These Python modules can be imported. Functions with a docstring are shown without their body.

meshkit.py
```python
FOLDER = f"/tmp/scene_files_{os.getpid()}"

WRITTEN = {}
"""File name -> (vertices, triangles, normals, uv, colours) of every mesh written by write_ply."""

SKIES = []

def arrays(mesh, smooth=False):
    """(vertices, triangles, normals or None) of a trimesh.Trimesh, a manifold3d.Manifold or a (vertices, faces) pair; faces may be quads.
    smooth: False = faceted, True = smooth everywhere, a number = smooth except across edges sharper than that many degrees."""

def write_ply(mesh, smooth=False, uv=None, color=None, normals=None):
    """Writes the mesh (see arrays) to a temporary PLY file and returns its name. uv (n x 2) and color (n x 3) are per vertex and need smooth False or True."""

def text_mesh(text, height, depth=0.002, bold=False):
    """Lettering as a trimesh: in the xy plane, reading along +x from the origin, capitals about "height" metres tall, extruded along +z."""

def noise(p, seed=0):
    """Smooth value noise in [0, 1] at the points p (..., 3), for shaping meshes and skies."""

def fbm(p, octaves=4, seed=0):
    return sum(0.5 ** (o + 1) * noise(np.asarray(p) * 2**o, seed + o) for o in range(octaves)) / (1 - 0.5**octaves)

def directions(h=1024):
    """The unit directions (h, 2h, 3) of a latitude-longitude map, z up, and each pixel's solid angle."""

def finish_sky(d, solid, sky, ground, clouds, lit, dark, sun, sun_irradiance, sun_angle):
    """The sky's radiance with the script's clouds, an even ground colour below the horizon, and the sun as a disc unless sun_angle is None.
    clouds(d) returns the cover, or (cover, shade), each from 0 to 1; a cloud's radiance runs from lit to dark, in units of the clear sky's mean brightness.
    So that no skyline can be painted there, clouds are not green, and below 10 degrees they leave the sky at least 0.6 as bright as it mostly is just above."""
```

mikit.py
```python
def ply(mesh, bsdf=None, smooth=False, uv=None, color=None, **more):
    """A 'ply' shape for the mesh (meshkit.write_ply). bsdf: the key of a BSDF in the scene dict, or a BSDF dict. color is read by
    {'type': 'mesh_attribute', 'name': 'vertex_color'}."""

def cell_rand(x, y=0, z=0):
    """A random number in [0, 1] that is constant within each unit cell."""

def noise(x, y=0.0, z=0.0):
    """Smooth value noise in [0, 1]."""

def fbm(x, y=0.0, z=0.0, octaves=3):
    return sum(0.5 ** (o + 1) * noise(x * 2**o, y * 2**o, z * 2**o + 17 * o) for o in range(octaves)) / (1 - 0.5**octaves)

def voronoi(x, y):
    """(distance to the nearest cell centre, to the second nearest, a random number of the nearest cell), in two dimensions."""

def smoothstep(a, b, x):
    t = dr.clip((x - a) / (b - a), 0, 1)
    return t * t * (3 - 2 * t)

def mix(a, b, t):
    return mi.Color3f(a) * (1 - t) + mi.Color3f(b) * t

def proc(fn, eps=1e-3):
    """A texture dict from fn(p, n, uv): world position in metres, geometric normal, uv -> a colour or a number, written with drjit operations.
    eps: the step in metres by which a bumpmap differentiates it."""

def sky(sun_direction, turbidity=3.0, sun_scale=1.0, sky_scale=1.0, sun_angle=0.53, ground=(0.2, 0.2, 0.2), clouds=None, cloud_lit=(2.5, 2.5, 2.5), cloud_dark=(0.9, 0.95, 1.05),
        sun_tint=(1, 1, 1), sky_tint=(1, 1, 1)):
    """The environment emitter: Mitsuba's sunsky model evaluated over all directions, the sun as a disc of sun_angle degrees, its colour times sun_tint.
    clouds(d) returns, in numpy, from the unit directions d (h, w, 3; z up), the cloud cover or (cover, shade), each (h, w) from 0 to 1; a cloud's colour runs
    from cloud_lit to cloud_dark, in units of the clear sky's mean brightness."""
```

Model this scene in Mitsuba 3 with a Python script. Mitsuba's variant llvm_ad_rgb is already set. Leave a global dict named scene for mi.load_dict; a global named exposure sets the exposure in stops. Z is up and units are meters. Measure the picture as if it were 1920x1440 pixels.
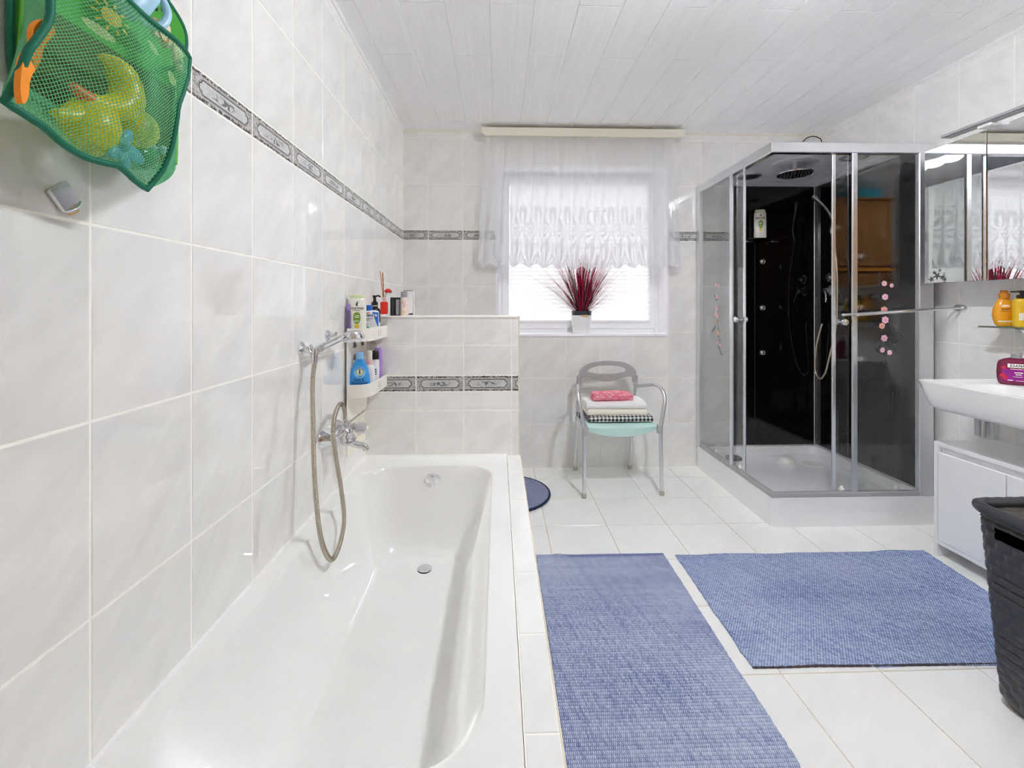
import math, random
import numpy as np
import trimesh
import drjit as dr
import mitsuba as mi
import mikit, meshkit
from mikit import proc, noise, fbm, cell_rand, smoothstep, mix
from shapely.geometry import Polygon, Point, LineString, box as sbox
from shapely import affinity
from shapely.ops import unary_union

T = mi.ScalarTransform4f
PI = math.pi
scene, labels = {}, {}

# ---------------------------------------------------------------- camera, sky, exposure
EYE = (0.0, 0.0, 1.1942)
YAW = 0.0302
scene['camera'] = {'type': 'perspective', 'fov': 2 * math.degrees(math.atan(960 / 840.0)), 'fov_axis': 'x',
                   'principal_point_offset_x': 0.0, 'principal_point_offset_y': 147.66 / 1440,
                   'near_clip': 0.01, 'far_clip': 100.0,
                   'to_world': T().look_at(origin=list(EYE), target=[math.sin(YAW), math.cos(YAW), EYE[2]], up=[0, 0, 1])}
def overcast(d):             # an even, bright, lightly mottled cloud cover
    return 0.97 + 0.03 * meshkit.fbm(d * 4, 3), 0.25 * meshkit.fbm(d * 3 + 7, 3)
scene['sky'] = mikit.sky((0.25, -0.75, 0.6), turbidity=4.0, sun_scale=0.0, sky_scale=14.5, ground=(0.45, 0.45, 0.45), clouds=overcast, cloud_lit=(1.5, 1.5, 1.53), cloud_dark=(1.1, 1.1, 1.15))
LAMP = (0.90, 1.17)          # the ceiling lamp's place in the room
LAMP_POWER = 200.0
exposure = 0.0

# ---------------------------------------------------------------- the room's measures
XL, YB, XR, ZC, YF = -0.6962, 3.2892, 2.406, 2.4713, -1.05   # left, far, right wall, ceiling, wall behind the camera
TW, TH = 0.2525, 0.3373                                        # wall tile pitch
ROWS = [0.0, 0.3206, 0.6579, 0.9952, 1.3325, 1.6709, 1.7426, 2.0799, 2.4172, ZC]   # joints of the wall tiles; 1.6709..1.7426 is the border
WX0, WX1, WZ0, WZ1 = -0.0064, 1.252, 0.962, 2.2143             # window opening
rng = random.Random(7)

# ---------------------------------------------------------------- helpers
def lin(r, g, b):
    return [((c / 255) / 12.92 if c / 255 <= 0.04045 else ((c / 255 + 0.055) / 1.055) ** 2.4) for c in (r, g, b)]

def rgb(c):
    return {'type': 'rgb', 'value': [float(v) for v in c]}

def plastic(key, c, rough=0.3, spec=0.5, **more):
    scene[key] = {'type': 'twosided', 'b': {'type': 'principled', 'base_color': rgb(lin(*c)) if not isinstance(c, dict) else c, 'roughness': rough, 'specular': spec, **more}}
    return key

def metal(key, c, rough):
    scene[key] = {'type': 'twosided', 'b': {'type': 'principled', 'base_color': rgb(lin(*c)), 'roughness': rough, 'metallic': 1.0, 'specular': 0.5}}
    return key

USED = {}
def key_of(name):
    """The name, or the name with the next three-digit number if it is taken."""
    n = USED.get(name, 0)
    USED[name] = n + 1
    return name if n == 0 else f'{name}_{n:03d}'

def tag(key, label=None, cat=None, group=None, kind=None):
    d = labels.setdefault(key, {})
    for k, v in (('label', label), ('category', cat), ('group', group), ('kind', kind)):
        if v is not None:
            d[k] = v
    return key

def thing(name, label, cat, group=None):
    return tag(key_of(name), label, cat, group)

def add(name, mesh, mat, smooth=False, parent=None, label=None, **more):
    k = key_of(f'{parent}__{name}' if parent else name)
    scene[k] = mikit.ply(mesh, mat, smooth, **more)
    if label:
        tag(k, label)
    return k

def mat4(tr=(0, 0, 0), rot=None):
    m = np.eye(4)
    if rot is not None:
        m[:3, :3] = rot
    m[:3, 3] = tr
    return m

def R(axis, deg):
    return trimesh.transformations.rotation_matrix(math.radians(deg), axis)[:3, :3]

def mv(mesh, tr=(0, 0, 0), rot=None, scale=None):
    m = mesh.copy()
    v = np.array(m.vertices)
    if scale is not None:
        v = v * np.asarray(scale)
    if rot is not None:
        v = v @ np.asarray(rot).T
    return trimesh.Trimesh(v + np.asarray(tr), m.faces if (scale is None or np.prod(scale) > 0) else m.faces[:, ::-1], process=False)

def cat(*ms):
    ms = [m for m in ms if m is not None]
    return trimesh.util.concatenate(ms)

_oct = {}
def _octpts(n):
    if n not in _oct:
        a = np.linspace(0, PI / 2, n + 1)
        p = [[math.cos(e) * math.cos(t), math.cos(e) * math.sin(t), math.sin(e)] for e in a for t in a]
        _oct[n] = np.unique(np.round(np.array(p), 9), axis=0)
    return _oct[n]

def rbox(x0, x1, y0, y1, z0, z1, r=0.003, n=1):
    """A box with rounded (n > 1) or chamfered (n = 1) edges."""
    r = min(r, 0.49 * min(x1 - x0, y1 - y0, z1 - z0))
    o = _octpts(n) * r
    pts = []
    for sx, cx in ((-1, x0 + r), (1, x1 - r)):
        for sy, cy in ((-1, y0 + r), (1, y1 - r)):
            for sz, cz in ((-1, z0 + r), (1, z1 - r)):
                pts.append(o * [sx, sy, sz] + [cx, cy, cz])
    h = trimesh.convex.convex_hull(np.vstack(pts))
    return trimesh.Trimesh(h.vertices, h.faces, process=False)

def bx(x0, x1, y0, y1, z0, z1):
    m = trimesh.creation.box((x1 - x0, y1 - y0, z1 - z0))
    m.apply_translation(((x0 + x1) / 2, (y0 + y1) / 2, (z0 + z1) / 2))
    return m

def spline(pts, n=8, closed=False):
    """Catmull-Rom through the points."""
    p = np.asarray(pts, float)
    if closed:
        q = np.vstack([p[-1], p, p[0], p[1]])
    else:
        q = np.vstack([2 * p[0] - p[1], p, 2 * p[-1] - p[-2]])
    out = []
    for i in range(1, len(q) - 2):
        a, b, c, d = q[i - 1:i + 3]
        for t in np.arange(n) / n:
            out.append(0.5 * (2 * b + (c - a) * t + (2 * a - 5 * b + 4 * c - d) * t * t + (3 * b - a - 3 * c + d) * t ** 3))
    if not closed:
        out.append(p[-1])
    return np.array(out)

def tube(path, r, sides=12, closed=False, caps=True, flat=1.0):
    """A tube along the path; r may be one radius per point; flat squashes it across."""
    p = np.asarray(path, float)
    n = len(p)
    r = np.broadcast_to(np.asarray(r, float), (n,))
    if closed:
        t = np.roll(p, -1, 0) - np.roll(p, 1, 0)
    else:
        t = np.gradient(p, axis=0)
    t /= np.linalg.norm(t, axis=1, keepdims=True) + 1e-12
    ref = np.array([0, 0, 1.0]) if abs(t[0][2]) < 0.9 else np.array([1.0, 0, 0])
    a = np.cross(ref, t[0]); a /= np.linalg.norm(a)
    A = []
    for i in range(n):
        a = a - t[i] * np.dot(a, t[i])
        a /= np.linalg.norm(a) + 1e-12
        A.append(a)
    A = np.array(A)
    B = np.cross(t, A)
    ang = np.arange(sides) * 2 * PI / sides
    v = p[:, None] + r[:, None, None] * (np.cos(ang)[None, :, None] * A[:, None] + flat * np.sin(ang)[None, :, None] * B[:, None])
    v = v.reshape(-1, 3)
    rows = n if closed else n - 1
    i, j = np.meshgrid(np.arange(rows), np.arange(sides), indexing='ij')
    i2 = (i + 1) % n
    q = np.stack([i * sides + j, i * sides + (j + 1) % sides, i2 * sides + (j + 1) % sides, i2 * sides + j], -1).reshape(-1, 4)
    f = np.vstack([q[:, [0, 1, 2]], q[:, [0, 2, 3]]])
    if caps and not closed:
        v = np.vstack([v, p[0], p[-1]])
        c0, c1 = len(v) - 2, len(v) - 1
        k = np.arange(sides)
        f = np.vstack([f, np.stack([np.full(sides, c0), (k + 1) % sides, k], 1),
                       np.stack([np.full(sides, c1), (n - 1) * sides + k, (n - 1) * sides + (k + 1) % sides], 1)])
    return trimesh.Trimesh(v, f, process=False)

def loft(rings, cap0=False, cap1=False, wrap=True):
    """A skin over rings of equal length."""
    rings = [np.asarray(r, float) for r in rings]
    n, m = len(rings), len(rings[0])
    v = np.vstack(rings)
    cols = m if wrap else m - 1
    i, j = np.meshgrid(np.arange(n - 1), np.arange(cols), indexing='ij')
    q = np.stack([i * m + j, i * m + (j + 1) % m, (i + 1) * m + (j + 1) % m, (i + 1) * m + j], -1).reshape(-1, 4)
    f = [q[:, [0, 1, 2]], q[:, [0, 2, 3]]]
    k = np.arange(m)
    if cap0:
        v = np.vstack([v, rings[0].mean(0)])
        f.append(np.stack([np.full(m, len(v) - 1), (k + 1) % m, k], 1))
    if cap1:
        v = np.vstack([v, rings[-1].mean(0)])
        f.append(np.stack([np.full(m, len(v) - 1), (n - 1) * m + k, (n - 1) * m + (k + 1) % m], 1))
    return trimesh.Trimesh(v, np.vstack(f), process=False)

def lathe(profile, n=40, tr=(0, 0, 0), rot=None, sy=1.0):
    """(radius, height) pairs turned about z."""
    a = np.arange(n) * 2 * PI / n
    rings = [np.stack([r * np.cos(a), sy * r * np.sin(a), np.full(n, z)], 1) for r, z in profile]
    m = loft(rings, cap0=profile[0][0] > 1e-6, cap1=profile[-1][0] > 1e-6)
    return mv(m, tr, rot)

def sphere(c, r, n=2, scale=(1, 1, 1), rot=None):
    return mv(trimesh.creation.icosphere(n, 1.0), c, rot, np.asarray(scale) * r)

def prism(poly, h, tr=(0, 0, 0), rot=None):
    """The polygon (xy) extruded along +z by h."""
    gs = [g for g in getattr(poly, 'geoms', [poly]) if g.area > 1e-10]
    return mv(cat(*[trimesh.creation.extrude_polygon(g, h, engine='earcut') for g in gs]), tr, rot)

def frame_rot(u, v):
    """Rotation whose columns are u, v and their cross product."""
    u, v = np.asarray(u, float), np.asarray(v, float)
    return np.stack([u, v, np.cross(u, v)], 1)

def rrect(x0, x1, y0, y1, r, k=8):
    """Points of a rounded rectangle, counter-clockwise."""
    r = max(1e-5, min(r, 0.499 * (x1 - x0), 0.499 * (y1 - y0)))
    out = []
    for cx, cy, a0 in ((x1 - r, y1 - r, 0), (x0 + r, y1 - r, 90), (x0 + r, y0 + r, 180), (x1 - r, y0 + r, 270)):
        for t in np.linspace(0, 90, k):
            a = math.radians(a0 + t)
            out.append((cx + r * math.cos(a), cy + r * math.sin(a)))
    return np.array(out)

def resample(loop, n):
    """n points evenly along a closed loop."""
    p = np.vstack([loop, loop[:1]])
    s = np.concatenate([[0], np.cumsum(np.linalg.norm(np.diff(p, axis=0), axis=1))])
    t = np.arange(n) / n * s[-1]
    return np.stack([np.interp(t, s, p[:, k]) for k in range(p.shape[1])], 1)

# ---------------------------------------------------------------- materials
def marble(u, v, iu, iv, base, amp, warm, seed):
    """Cloudy marble print with soft diagonal veins; another piece of the print on each tile."""
    ox, oy = cell_rand(iu, iv, seed) * 37.0, cell_rand(iu, iv, seed + 1) * 41.0
    a, b = (u + v) * 0.7071, (v - u) * 0.7071
    cloud = fbm(a * 7 + ox, b * 14 + oy, seed, octaves=3)
    vein = fbm(a * 16 + oy, b * 60 + ox, seed + 5, octaves=3)
    t = amp * ((cloud - 0.5) * 1.3 + (vein - 0.5) * 0.55) + (cell_rand(iu, iv, seed + 9) - 0.5) * 0.02
    w = (fbm(u * 5 + oy, v * 5 + ox, seed + 3, octaves=2) - 0.5) * warm
    c = mi.Color3f(base)
    return mi.Color3f(c.x * (1 + t + w), c.y * (1 + t), c.z * (1 + t - 1.4 * w))

ROWJ = [0.0, 0.3206, 0.6579, 0.9952, 1.3325, 1.7426, 2.0799, 2.4172]
def row_index(z):
    i = mi.Float(0)
    for k in ROWJ[1:]:
        i += dr.select(z > k, 1.0, 0.0)
    return i

TILE_BASE = lin(231, 230, 227)
def tile_left(p, n, uv): return marble(p.y, p.z, dr.floor((p.y - 0.7865) / TW), row_index(p.z), TILE_BASE, 0.11, 0.03, 3)
def tile_back(p, n, uv): return marble(p.x, p.z, dr.floor((p.x + 0.2594) / TW), row_index(p.z), lin(240, 238, 235), 0.11, 0.03, 11)
def tile_right(p, n, uv): return marble(p.y, p.z, dr.floor((p.y - 3.0289) / TW), row_index(p.z), lin(240, 239, 236), 0.11, 0.03, 23)
def tile_half(p, n, uv): return marble(p.x + p.y, p.z + p.y, dr.floor((p.x + 0.43) / 0.2495), dr.floor(p.z * 6), lin(240, 238, 235), 0.12, 0.035, 37)
def tile_ledge(p, n, uv): return marble(p.x, p.y, dr.floor((p.y - 0.8194) / 0.2475), mi.Float(0), lin(241, 241, 239), 0.06, 0.015, 41)
def tile_floor(p, n, uv): return marble(p.x, p.y, dr.floor((p.x - 0.2563) / 0.3302), dr.floor((p.y - 2.416) / 0.3302), lin(244, 243, 240), 0.05, 0.02, 53)

def glossy_tile(key, fn, rough=0.07, wave=2.2e-5, freq=55.0, spec=0.75):
    def waves(p, n, uv):
        return fbm(p.x * freq, p.y * freq, p.z * freq, octaves=2)
    scene[key] = {'type': 'bumpmap', 'tex': proc(waves, eps=2e-3), 'scale': wave,
                  'b': {'type': 'principled', 'base_color': proc(fn), 'roughness': rough, 'specular': spec}}
    return key

glossy_tile('m_tile_left', tile_left, 0.025, 4.5e-5, spec=0.95)
glossy_tile('m_tile_back', tile_back)
glossy_tile('m_tile_right', tile_right)
glossy_tile('m_tile_half', tile_half)
glossy_tile('m_tile_ledge', tile_ledge, 0.06)
glossy_tile('m_tile_floor', tile_floor, 0.22, 3e-5, 40.0, 0.4)

def border_print(p, n, uv):
    """The grey printed border: mottled edge bands, an outlined cartouche and a little dark landscape in it."""
    x, y = (uv.x - 0.5) * 3.5, uv.y - 0.5
    m1 = fbm(p.x * 210 + p.y * 210, p.z * 260, 0.0, octaves=2)
    m2 = fbm(p.x * 120 + p.y * 120 + 9, p.z * 170, 3.0, octaves=3)
    c = mix(lin(176, 172, 170), lin(206, 203, 200), m2)
    band = smoothstep(0.36, 0.39, dr.abs(y))
    spots = smoothstep(0.40, 0.52, m1)
    c = mix(c, lin(70, 68, 69), band * spots)
    ends = smoothstep(1.30, 1.42, dr.abs(x)) * (1 - band)
    c = mix(c, lin(128, 125, 124), ends * smoothstep(0.5, 0.62, m1) * 0.7)
    # cartouche: a long rounded box with a narrower nose at each end
    def sd(hx, hy, r):
        qx, qy = dr.abs(x) - hx + r, dr.abs(y) - hy + r
        return dr.sqrt(dr.square(dr.maximum(qx, 0)) + dr.square(dr.maximum(qy, 0))) + dr.minimum(dr.maximum(qx, qy), 0) - r
    d = dr.minimum(sd(1.30, 0.26, 0.10), sd(1.42, 0.15, 0.12))
    line = 1 - smoothstep(0.012, 0.035, dr.abs(d))
    line2 = 1 - smoothstep(0.006, 0.02, dr.abs(d - 0.055))
    inside = 1 - smoothstep(-0.03, -0.01, d)
    c = mix(c, mix(lin(186, 189, 190), lin(224, 224, 222), m2), inside)
    hill = smoothstep(0.46, 0.56, m2) * dr.exp(-dr.square(x / 0.55) - dr.square((y + 0.02) / 0.13))
    c = mix(c, lin(72, 74, 74), dr.minimum(hill * 2.0, 0.85) * inside)
    streak = dr.exp(-dr.square((y - 0.12 * dr.sin(x * 2.6)) / 0.025)) * smoothstep(0.4, 0.6, m2) * (1 - smoothstep(0.8, 1.1, dr.abs(x)))
    c = mix(c, lin(120, 121, 122), streak * inside * 0.8)
    c = mix(c, lin(70, 66, 66), line)
    c = mix(c, lin(132, 127, 124), line2 * 0.8)
    return c
scene['m_border'] = {'type': 'principled', 'base_color': proc(border_print), 'roughness': 0.12, 'specular': 0.5}

plastic('m_grout', (252, 249, 241), 0.8, 0.2)
plastic('m_grout_floor', (206, 199, 182), 0.8, 0.2)
plastic('m_trim', (232, 224, 205), 0.35)
plastic('m_white', (246, 246, 246), 0.3)
plastic('m_white_gloss', (240, 240, 239), 0.08)
plastic('m_white_warm', (244, 242, 236), 0.28)
plastic('m_cream', (236, 231, 214), 0.35)
plastic('m_pvc', (250, 250, 252), 0.25)
plastic('m_rail', (168, 168, 170), 0.35)
plastic('m_enamel', (244, 244, 242), 0.06, 0.6)
plastic('m_ceramic', (242, 241, 239), 0.05, 0.6)
plastic('m_wall_paint', (246, 245, 242), 0.7, 0.2)
plastic('m_black', (16, 15, 16), 0.25)
plastic('m_black_gloss', (7, 6, 7), 0.03, 0.55)
plastic('m_dark', (48, 46, 46), 0.4)
plastic('m_grey', (150, 150, 152), 0.35)
metal('m_chrome', (226, 226, 229), 0.05)
metal('m_alu', (224, 225, 228), 0.34)
metal('m_alu_bright', (228, 229, 233), 0.24)
metal('m_mirror', (242, 245, 245), 0.0)
metal('m_hose', (190, 182, 166), 0.25)
scene['m_mirror'] = {'type': 'twosided', 'b': {'type': 'conductor', 'specular_reflectance': rgb((0.90, 0.92, 0.92))}}
scene['m_pane'] = {'type': 'thindielectric', 'int_ior': 1.5}
scene['m_shower_glass'] = {'type': 'thindielectric', 'int_ior': 1.52, 'specular_transmittance': rgb((0.90, 0.91, 0.905))}

def plank_print(p, n, uv):
    i = dr.floor((p.x + 0.608) / 0.19)
    o = cell_rand(i, dr.floor(p.y / 1.22 + 0.5 * i), 5) * 31.0
    g = fbm(p.x * 90 + o, p.y * 3.5 + o, 0.0, octaves=3)
    ring = fbm((p.x + 0.02 * noise(p.y * 3 + o)) * 260 + o, p.y * 6, 2.0, octaves=2)
    t = (g - 0.5) * 0.07 + (ring - 0.5) * 0.05
    c = mi.Color3f(lin(250, 250, 250))
    return c * (1 + t)
scene['m_plank'] = {'type': 'principled', 'base_color': proc(plank_print), 'roughness': 0.42, 'specular': 0.4}

def wood_print(p, n, uv):
    g = fbm(p.x * 60 + p.y * 8, p.y * 50, p.z * 3.0, octaves=4)
    return mix(lin(112, 70, 34), lin(176, 122, 66), g)
scene['m_wood'] = {'type': 'principled', 'base_color': proc(wood_print), 'roughness': 0.35, 'specular': 0.5}

# ---------------------------------------------------------------- tiles
_tiles = {}
def tile_mesh(w, h, t=0.007, c=0.0012):
    """A tile in its own plane: corner at the origin, face at depth 0, chamfered rim; uv runs over the face."""
    k = (round(w, 5), round(h, 5), t, c)
    if k not in _tiles:
        o = np.array([[0, 0], [w, 0], [w, h], [0, h]])
        inner = np.array([[c, c], [w - c, c], [w - c, h - c], [c, h - c]])
        v = np.vstack([np.c_[inner, np.zeros(4)], np.c_[o, np.full(4, -c)], np.c_[o, np.full(4, -t)]])
        f = [[0, 1, 2], [0, 2, 3]]
        for a in range(4):
            b = (a + 1) % 4
            f += [[4 + a, 4 + b, b], [4 + a, b, a], [8 + a, 8 + b, 4 + b], [8 + a, 4 + b, 4 + a]]
        _tiles[k] = (trimesh.Trimesh(v, f, process=False), v[:, :2] / [w, h])
    return _tiles[k]

_tile_ply = {}
def lay_tile(parent, origin, u, v, a0, a1, b0, b1, mat, gap=0.0042, uvspan=None, holes=None, t=0.007, name='tile'):
    """One tile between joints a0..a1 along u and b0..b1 along v."""
    g = gap / 2
    a0, a1, b0, b1 = a0 + g, a1 - g, b0 + g, b1 - g
    if a1 - a0 < 0.004 or b1 - b0 < 0.004:
        return
    rot = frame_rot(u, v)
    if holes is not None:
        s = sbox(a0, b0, a1, b1)
        if s.intersects(holes):
            s = s.difference(holes)
            if s.is_empty or s.area < 1e-4:
                return
            x0, y0, x1, y1 = s.bounds
            if abs((x1 - x0) * (y1 - y0) - s.area) < 1e-7:
                a0, b0, a1, b1 = x0, y0, x1, y1
            else:
                m = prism(s, t)
                m = mv(m, (0, 0, -t))
                m = mv(m, origin, rot)
                uv = np.c_[((np.array(m.vertices) - origin) @ rot)[:, :2] - [a0, b0]] / [a1 - a0, b1 - b0]
                add(name, m, mat, False, parent, uv=uv)
                return
    m, uv = tile_mesh(a1 - a0, b1 - b0, t)
    if uvspan is not None:
        uv = uv * [uvspan[1] - uvspan[0], 1] + [uvspan[0], 0]
    kk = (id(m), mat, None if uvspan is None else tuple(np.round(uvspan, 4)))
    if kk not in _tile_ply:
        _tile_ply[kk] = mikit.ply(m, mat, False, uv=uv)
    p = np.asarray(origin) + rot @ [a0, b0, 0]
    k = key_of(f'{parent}__{name}')
    scene[k] = {**_tile_ply[kk], 'to_world': T(mat4(p, rot))}

def tile_wall(parent, origin, u, v, joints, lo, hi, mat, rows, flip=1, holes=None, border=True):
    """Rows of tiles between lo and hi along u; joints at joints[0] + k * joints[1]. flip: -1 when u runs against the joint axis."""
    j0, pitch = joints
    k0, k1 = math.floor((lo - j0) / pitch), math.ceil((hi - j0) / pitch)
    for r in range(len(rows) - 1):
        bd = border and abs(rows[r] - 1.6709) < 1e-6
        for k in range(k0, k1):
            a, b = j0 + k * pitch, j0 + (k + 1) * pitch
            a2, b2 = max(a, lo), min(b, hi)
            if b2 - a2 < 0.006:
                continue
            span = ((a2 - a) / pitch, (b2 - a) / pitch) if bd else None
            if flip < 0:
                a2, b2 = -b2, -a2
                span = (1 - span[1], 1 - span[0]) if span else None
            lay_tile(parent, origin, u, v, a2, b2, rows[r], rows[r + 1], 'm_border' if bd else mat, uvspan=span, holes=holes, name='border_tile' if bd else 'tile')

# ---------------------------------------------------------------- the room
G = 0.0009   # how far the joints lie behind the tile faces
WT = 0.30    # wall thickness
def structure(name, mesh, mat, smooth=False):
    k = add(name, mesh, mat, smooth)
    return tag(k, kind='structure')

structure('wall_left', bx(XL - WT, XL - G, YF - 0.2, YB + WT, -0.1, ZC + 0.1), 'm_grout')
tile_wall('wall_left', (XL, 0, 0), (0, 1, 0), (0, 0, 1), (0.7865, TW), YF, YB, 'm_tile_left', ROWS)

hole = sbox(WX0, WZ0, WX1, WZ1)
m = prism(sbox(XL - 0.02, -0.1, XR + 0.02, ZC + 0.1).difference(hole), WT - G, rot=frame_rot((1, 0, 0), (0, 0, 1)))
structure('wall_back', mv(m, (0, YB + WT, 0)), 'm_grout')
tile_wall('wall_back', (0, YB, 0), (1, 0, 0), (0, 0, 1), (-0.2594, TW), XL, XR, 'm_tile_back', ROWS, holes=hole)
# white plaster lining of the window opening
rv = cat(bx(WX0 - 0.012, WX0 + 0.002, YB - 0.002, YB + 0.26, WZ0, WZ1), bx(WX1 - 0.002, WX1 + 0.012, YB - 0.002, YB + 0.26, WZ0, WZ1),
         bx(WX0 - 0.012, WX1 + 0.012, YB - 0.002, YB + 0.26, WZ1 - 0.002, WZ1 + 0.012))
add('reveal', rv, 'm_pvc', False, 'wall_back')

structure('wall_right', bx(XR + G, XR + WT, YF - 0.2, YB + WT, -0.1, ZC + 0.1), 'm_grout')
tile_wall('wall_right', (XR, 0, 0), (0, -1, 0), (0, 0, 1), (3.0289, TW), YF, YB, 'm_tile_right', ROWS, flip=-1)

# wall behind the camera, with a second window: the toy bag's low, soft shadow shows daylight coming from there
VX0, VX1, VZ0, VZ1 = 1.10, 2.34, 0.85, 2.25
m = prism(sbox(XL - WT, -0.1, XR + WT, ZC + 0.1).difference(sbox(VX0, VZ0, VX1, VZ1)), 0.25, rot=frame_rot((1, 0, 0), (0, 0, 1)))
structure('wall_front', mv(m, (0, YF, 0)), 'm_wall_paint')
w2 = tag(key_of('window_2'), kind='structure')
yw = YF - 0.16
add('frame', cat(rbox(VX0, VX0 + 0.06, yw, yw + 0.06, VZ0, VZ1, 0.004), rbox(VX1 - 0.06, VX1, yw, yw + 0.06, VZ0, VZ1, 0.004), rbox(VX0 + 0.057, VX1 - 0.057, yw, yw + 0.06, VZ0, VZ0 + 0.06, 0.004), rbox(VX0 + 0.057, VX1 - 0.057, yw, yw + 0.06, VZ1 - 0.06, VZ1, 0.004)), 'm_white', False, w2)
v = np.array([[VX0 + 0.06, yw + 0.03, VZ0 + 0.06], [VX1 - 0.06, yw + 0.03, VZ0 + 0.06], [VX1 - 0.06, yw + 0.03, VZ1 - 0.06], [VX0 + 0.06, yw + 0.03, VZ1 - 0.06]])
add('pane', trimesh.Trimesh(v, [[0, 1, 2], [0, 2, 3]], process=False), 'm_pane', False, w2)

structure('floor', bx(XL - WT, XR + WT, YF - 0.2, YB + WT, -0.15, -0.0016), 'm_grout_floor')
FP = 0.3302
for i in range(-3, 8):
    for j in range(-11, 4):
        a0, a1 = max(0.2563 + i * FP, XL), min(0.2563 + (i + 1) * FP, XR)
        b0, b1 = max(2.416 + j * FP, YF), min(2.416 + (j + 1) * FP, YB)
        if a1 - a0 > 0.01 and b1 - b0 > 0.01:
            if b1 < 0.3 and j < -8:
                continue
            lay_tile('floor', (0, 0, 0), (1, 0, 0), (0, 1, 0), a0, a1, b0, b1, 'm_tile_floor', gap=0.004)

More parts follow.
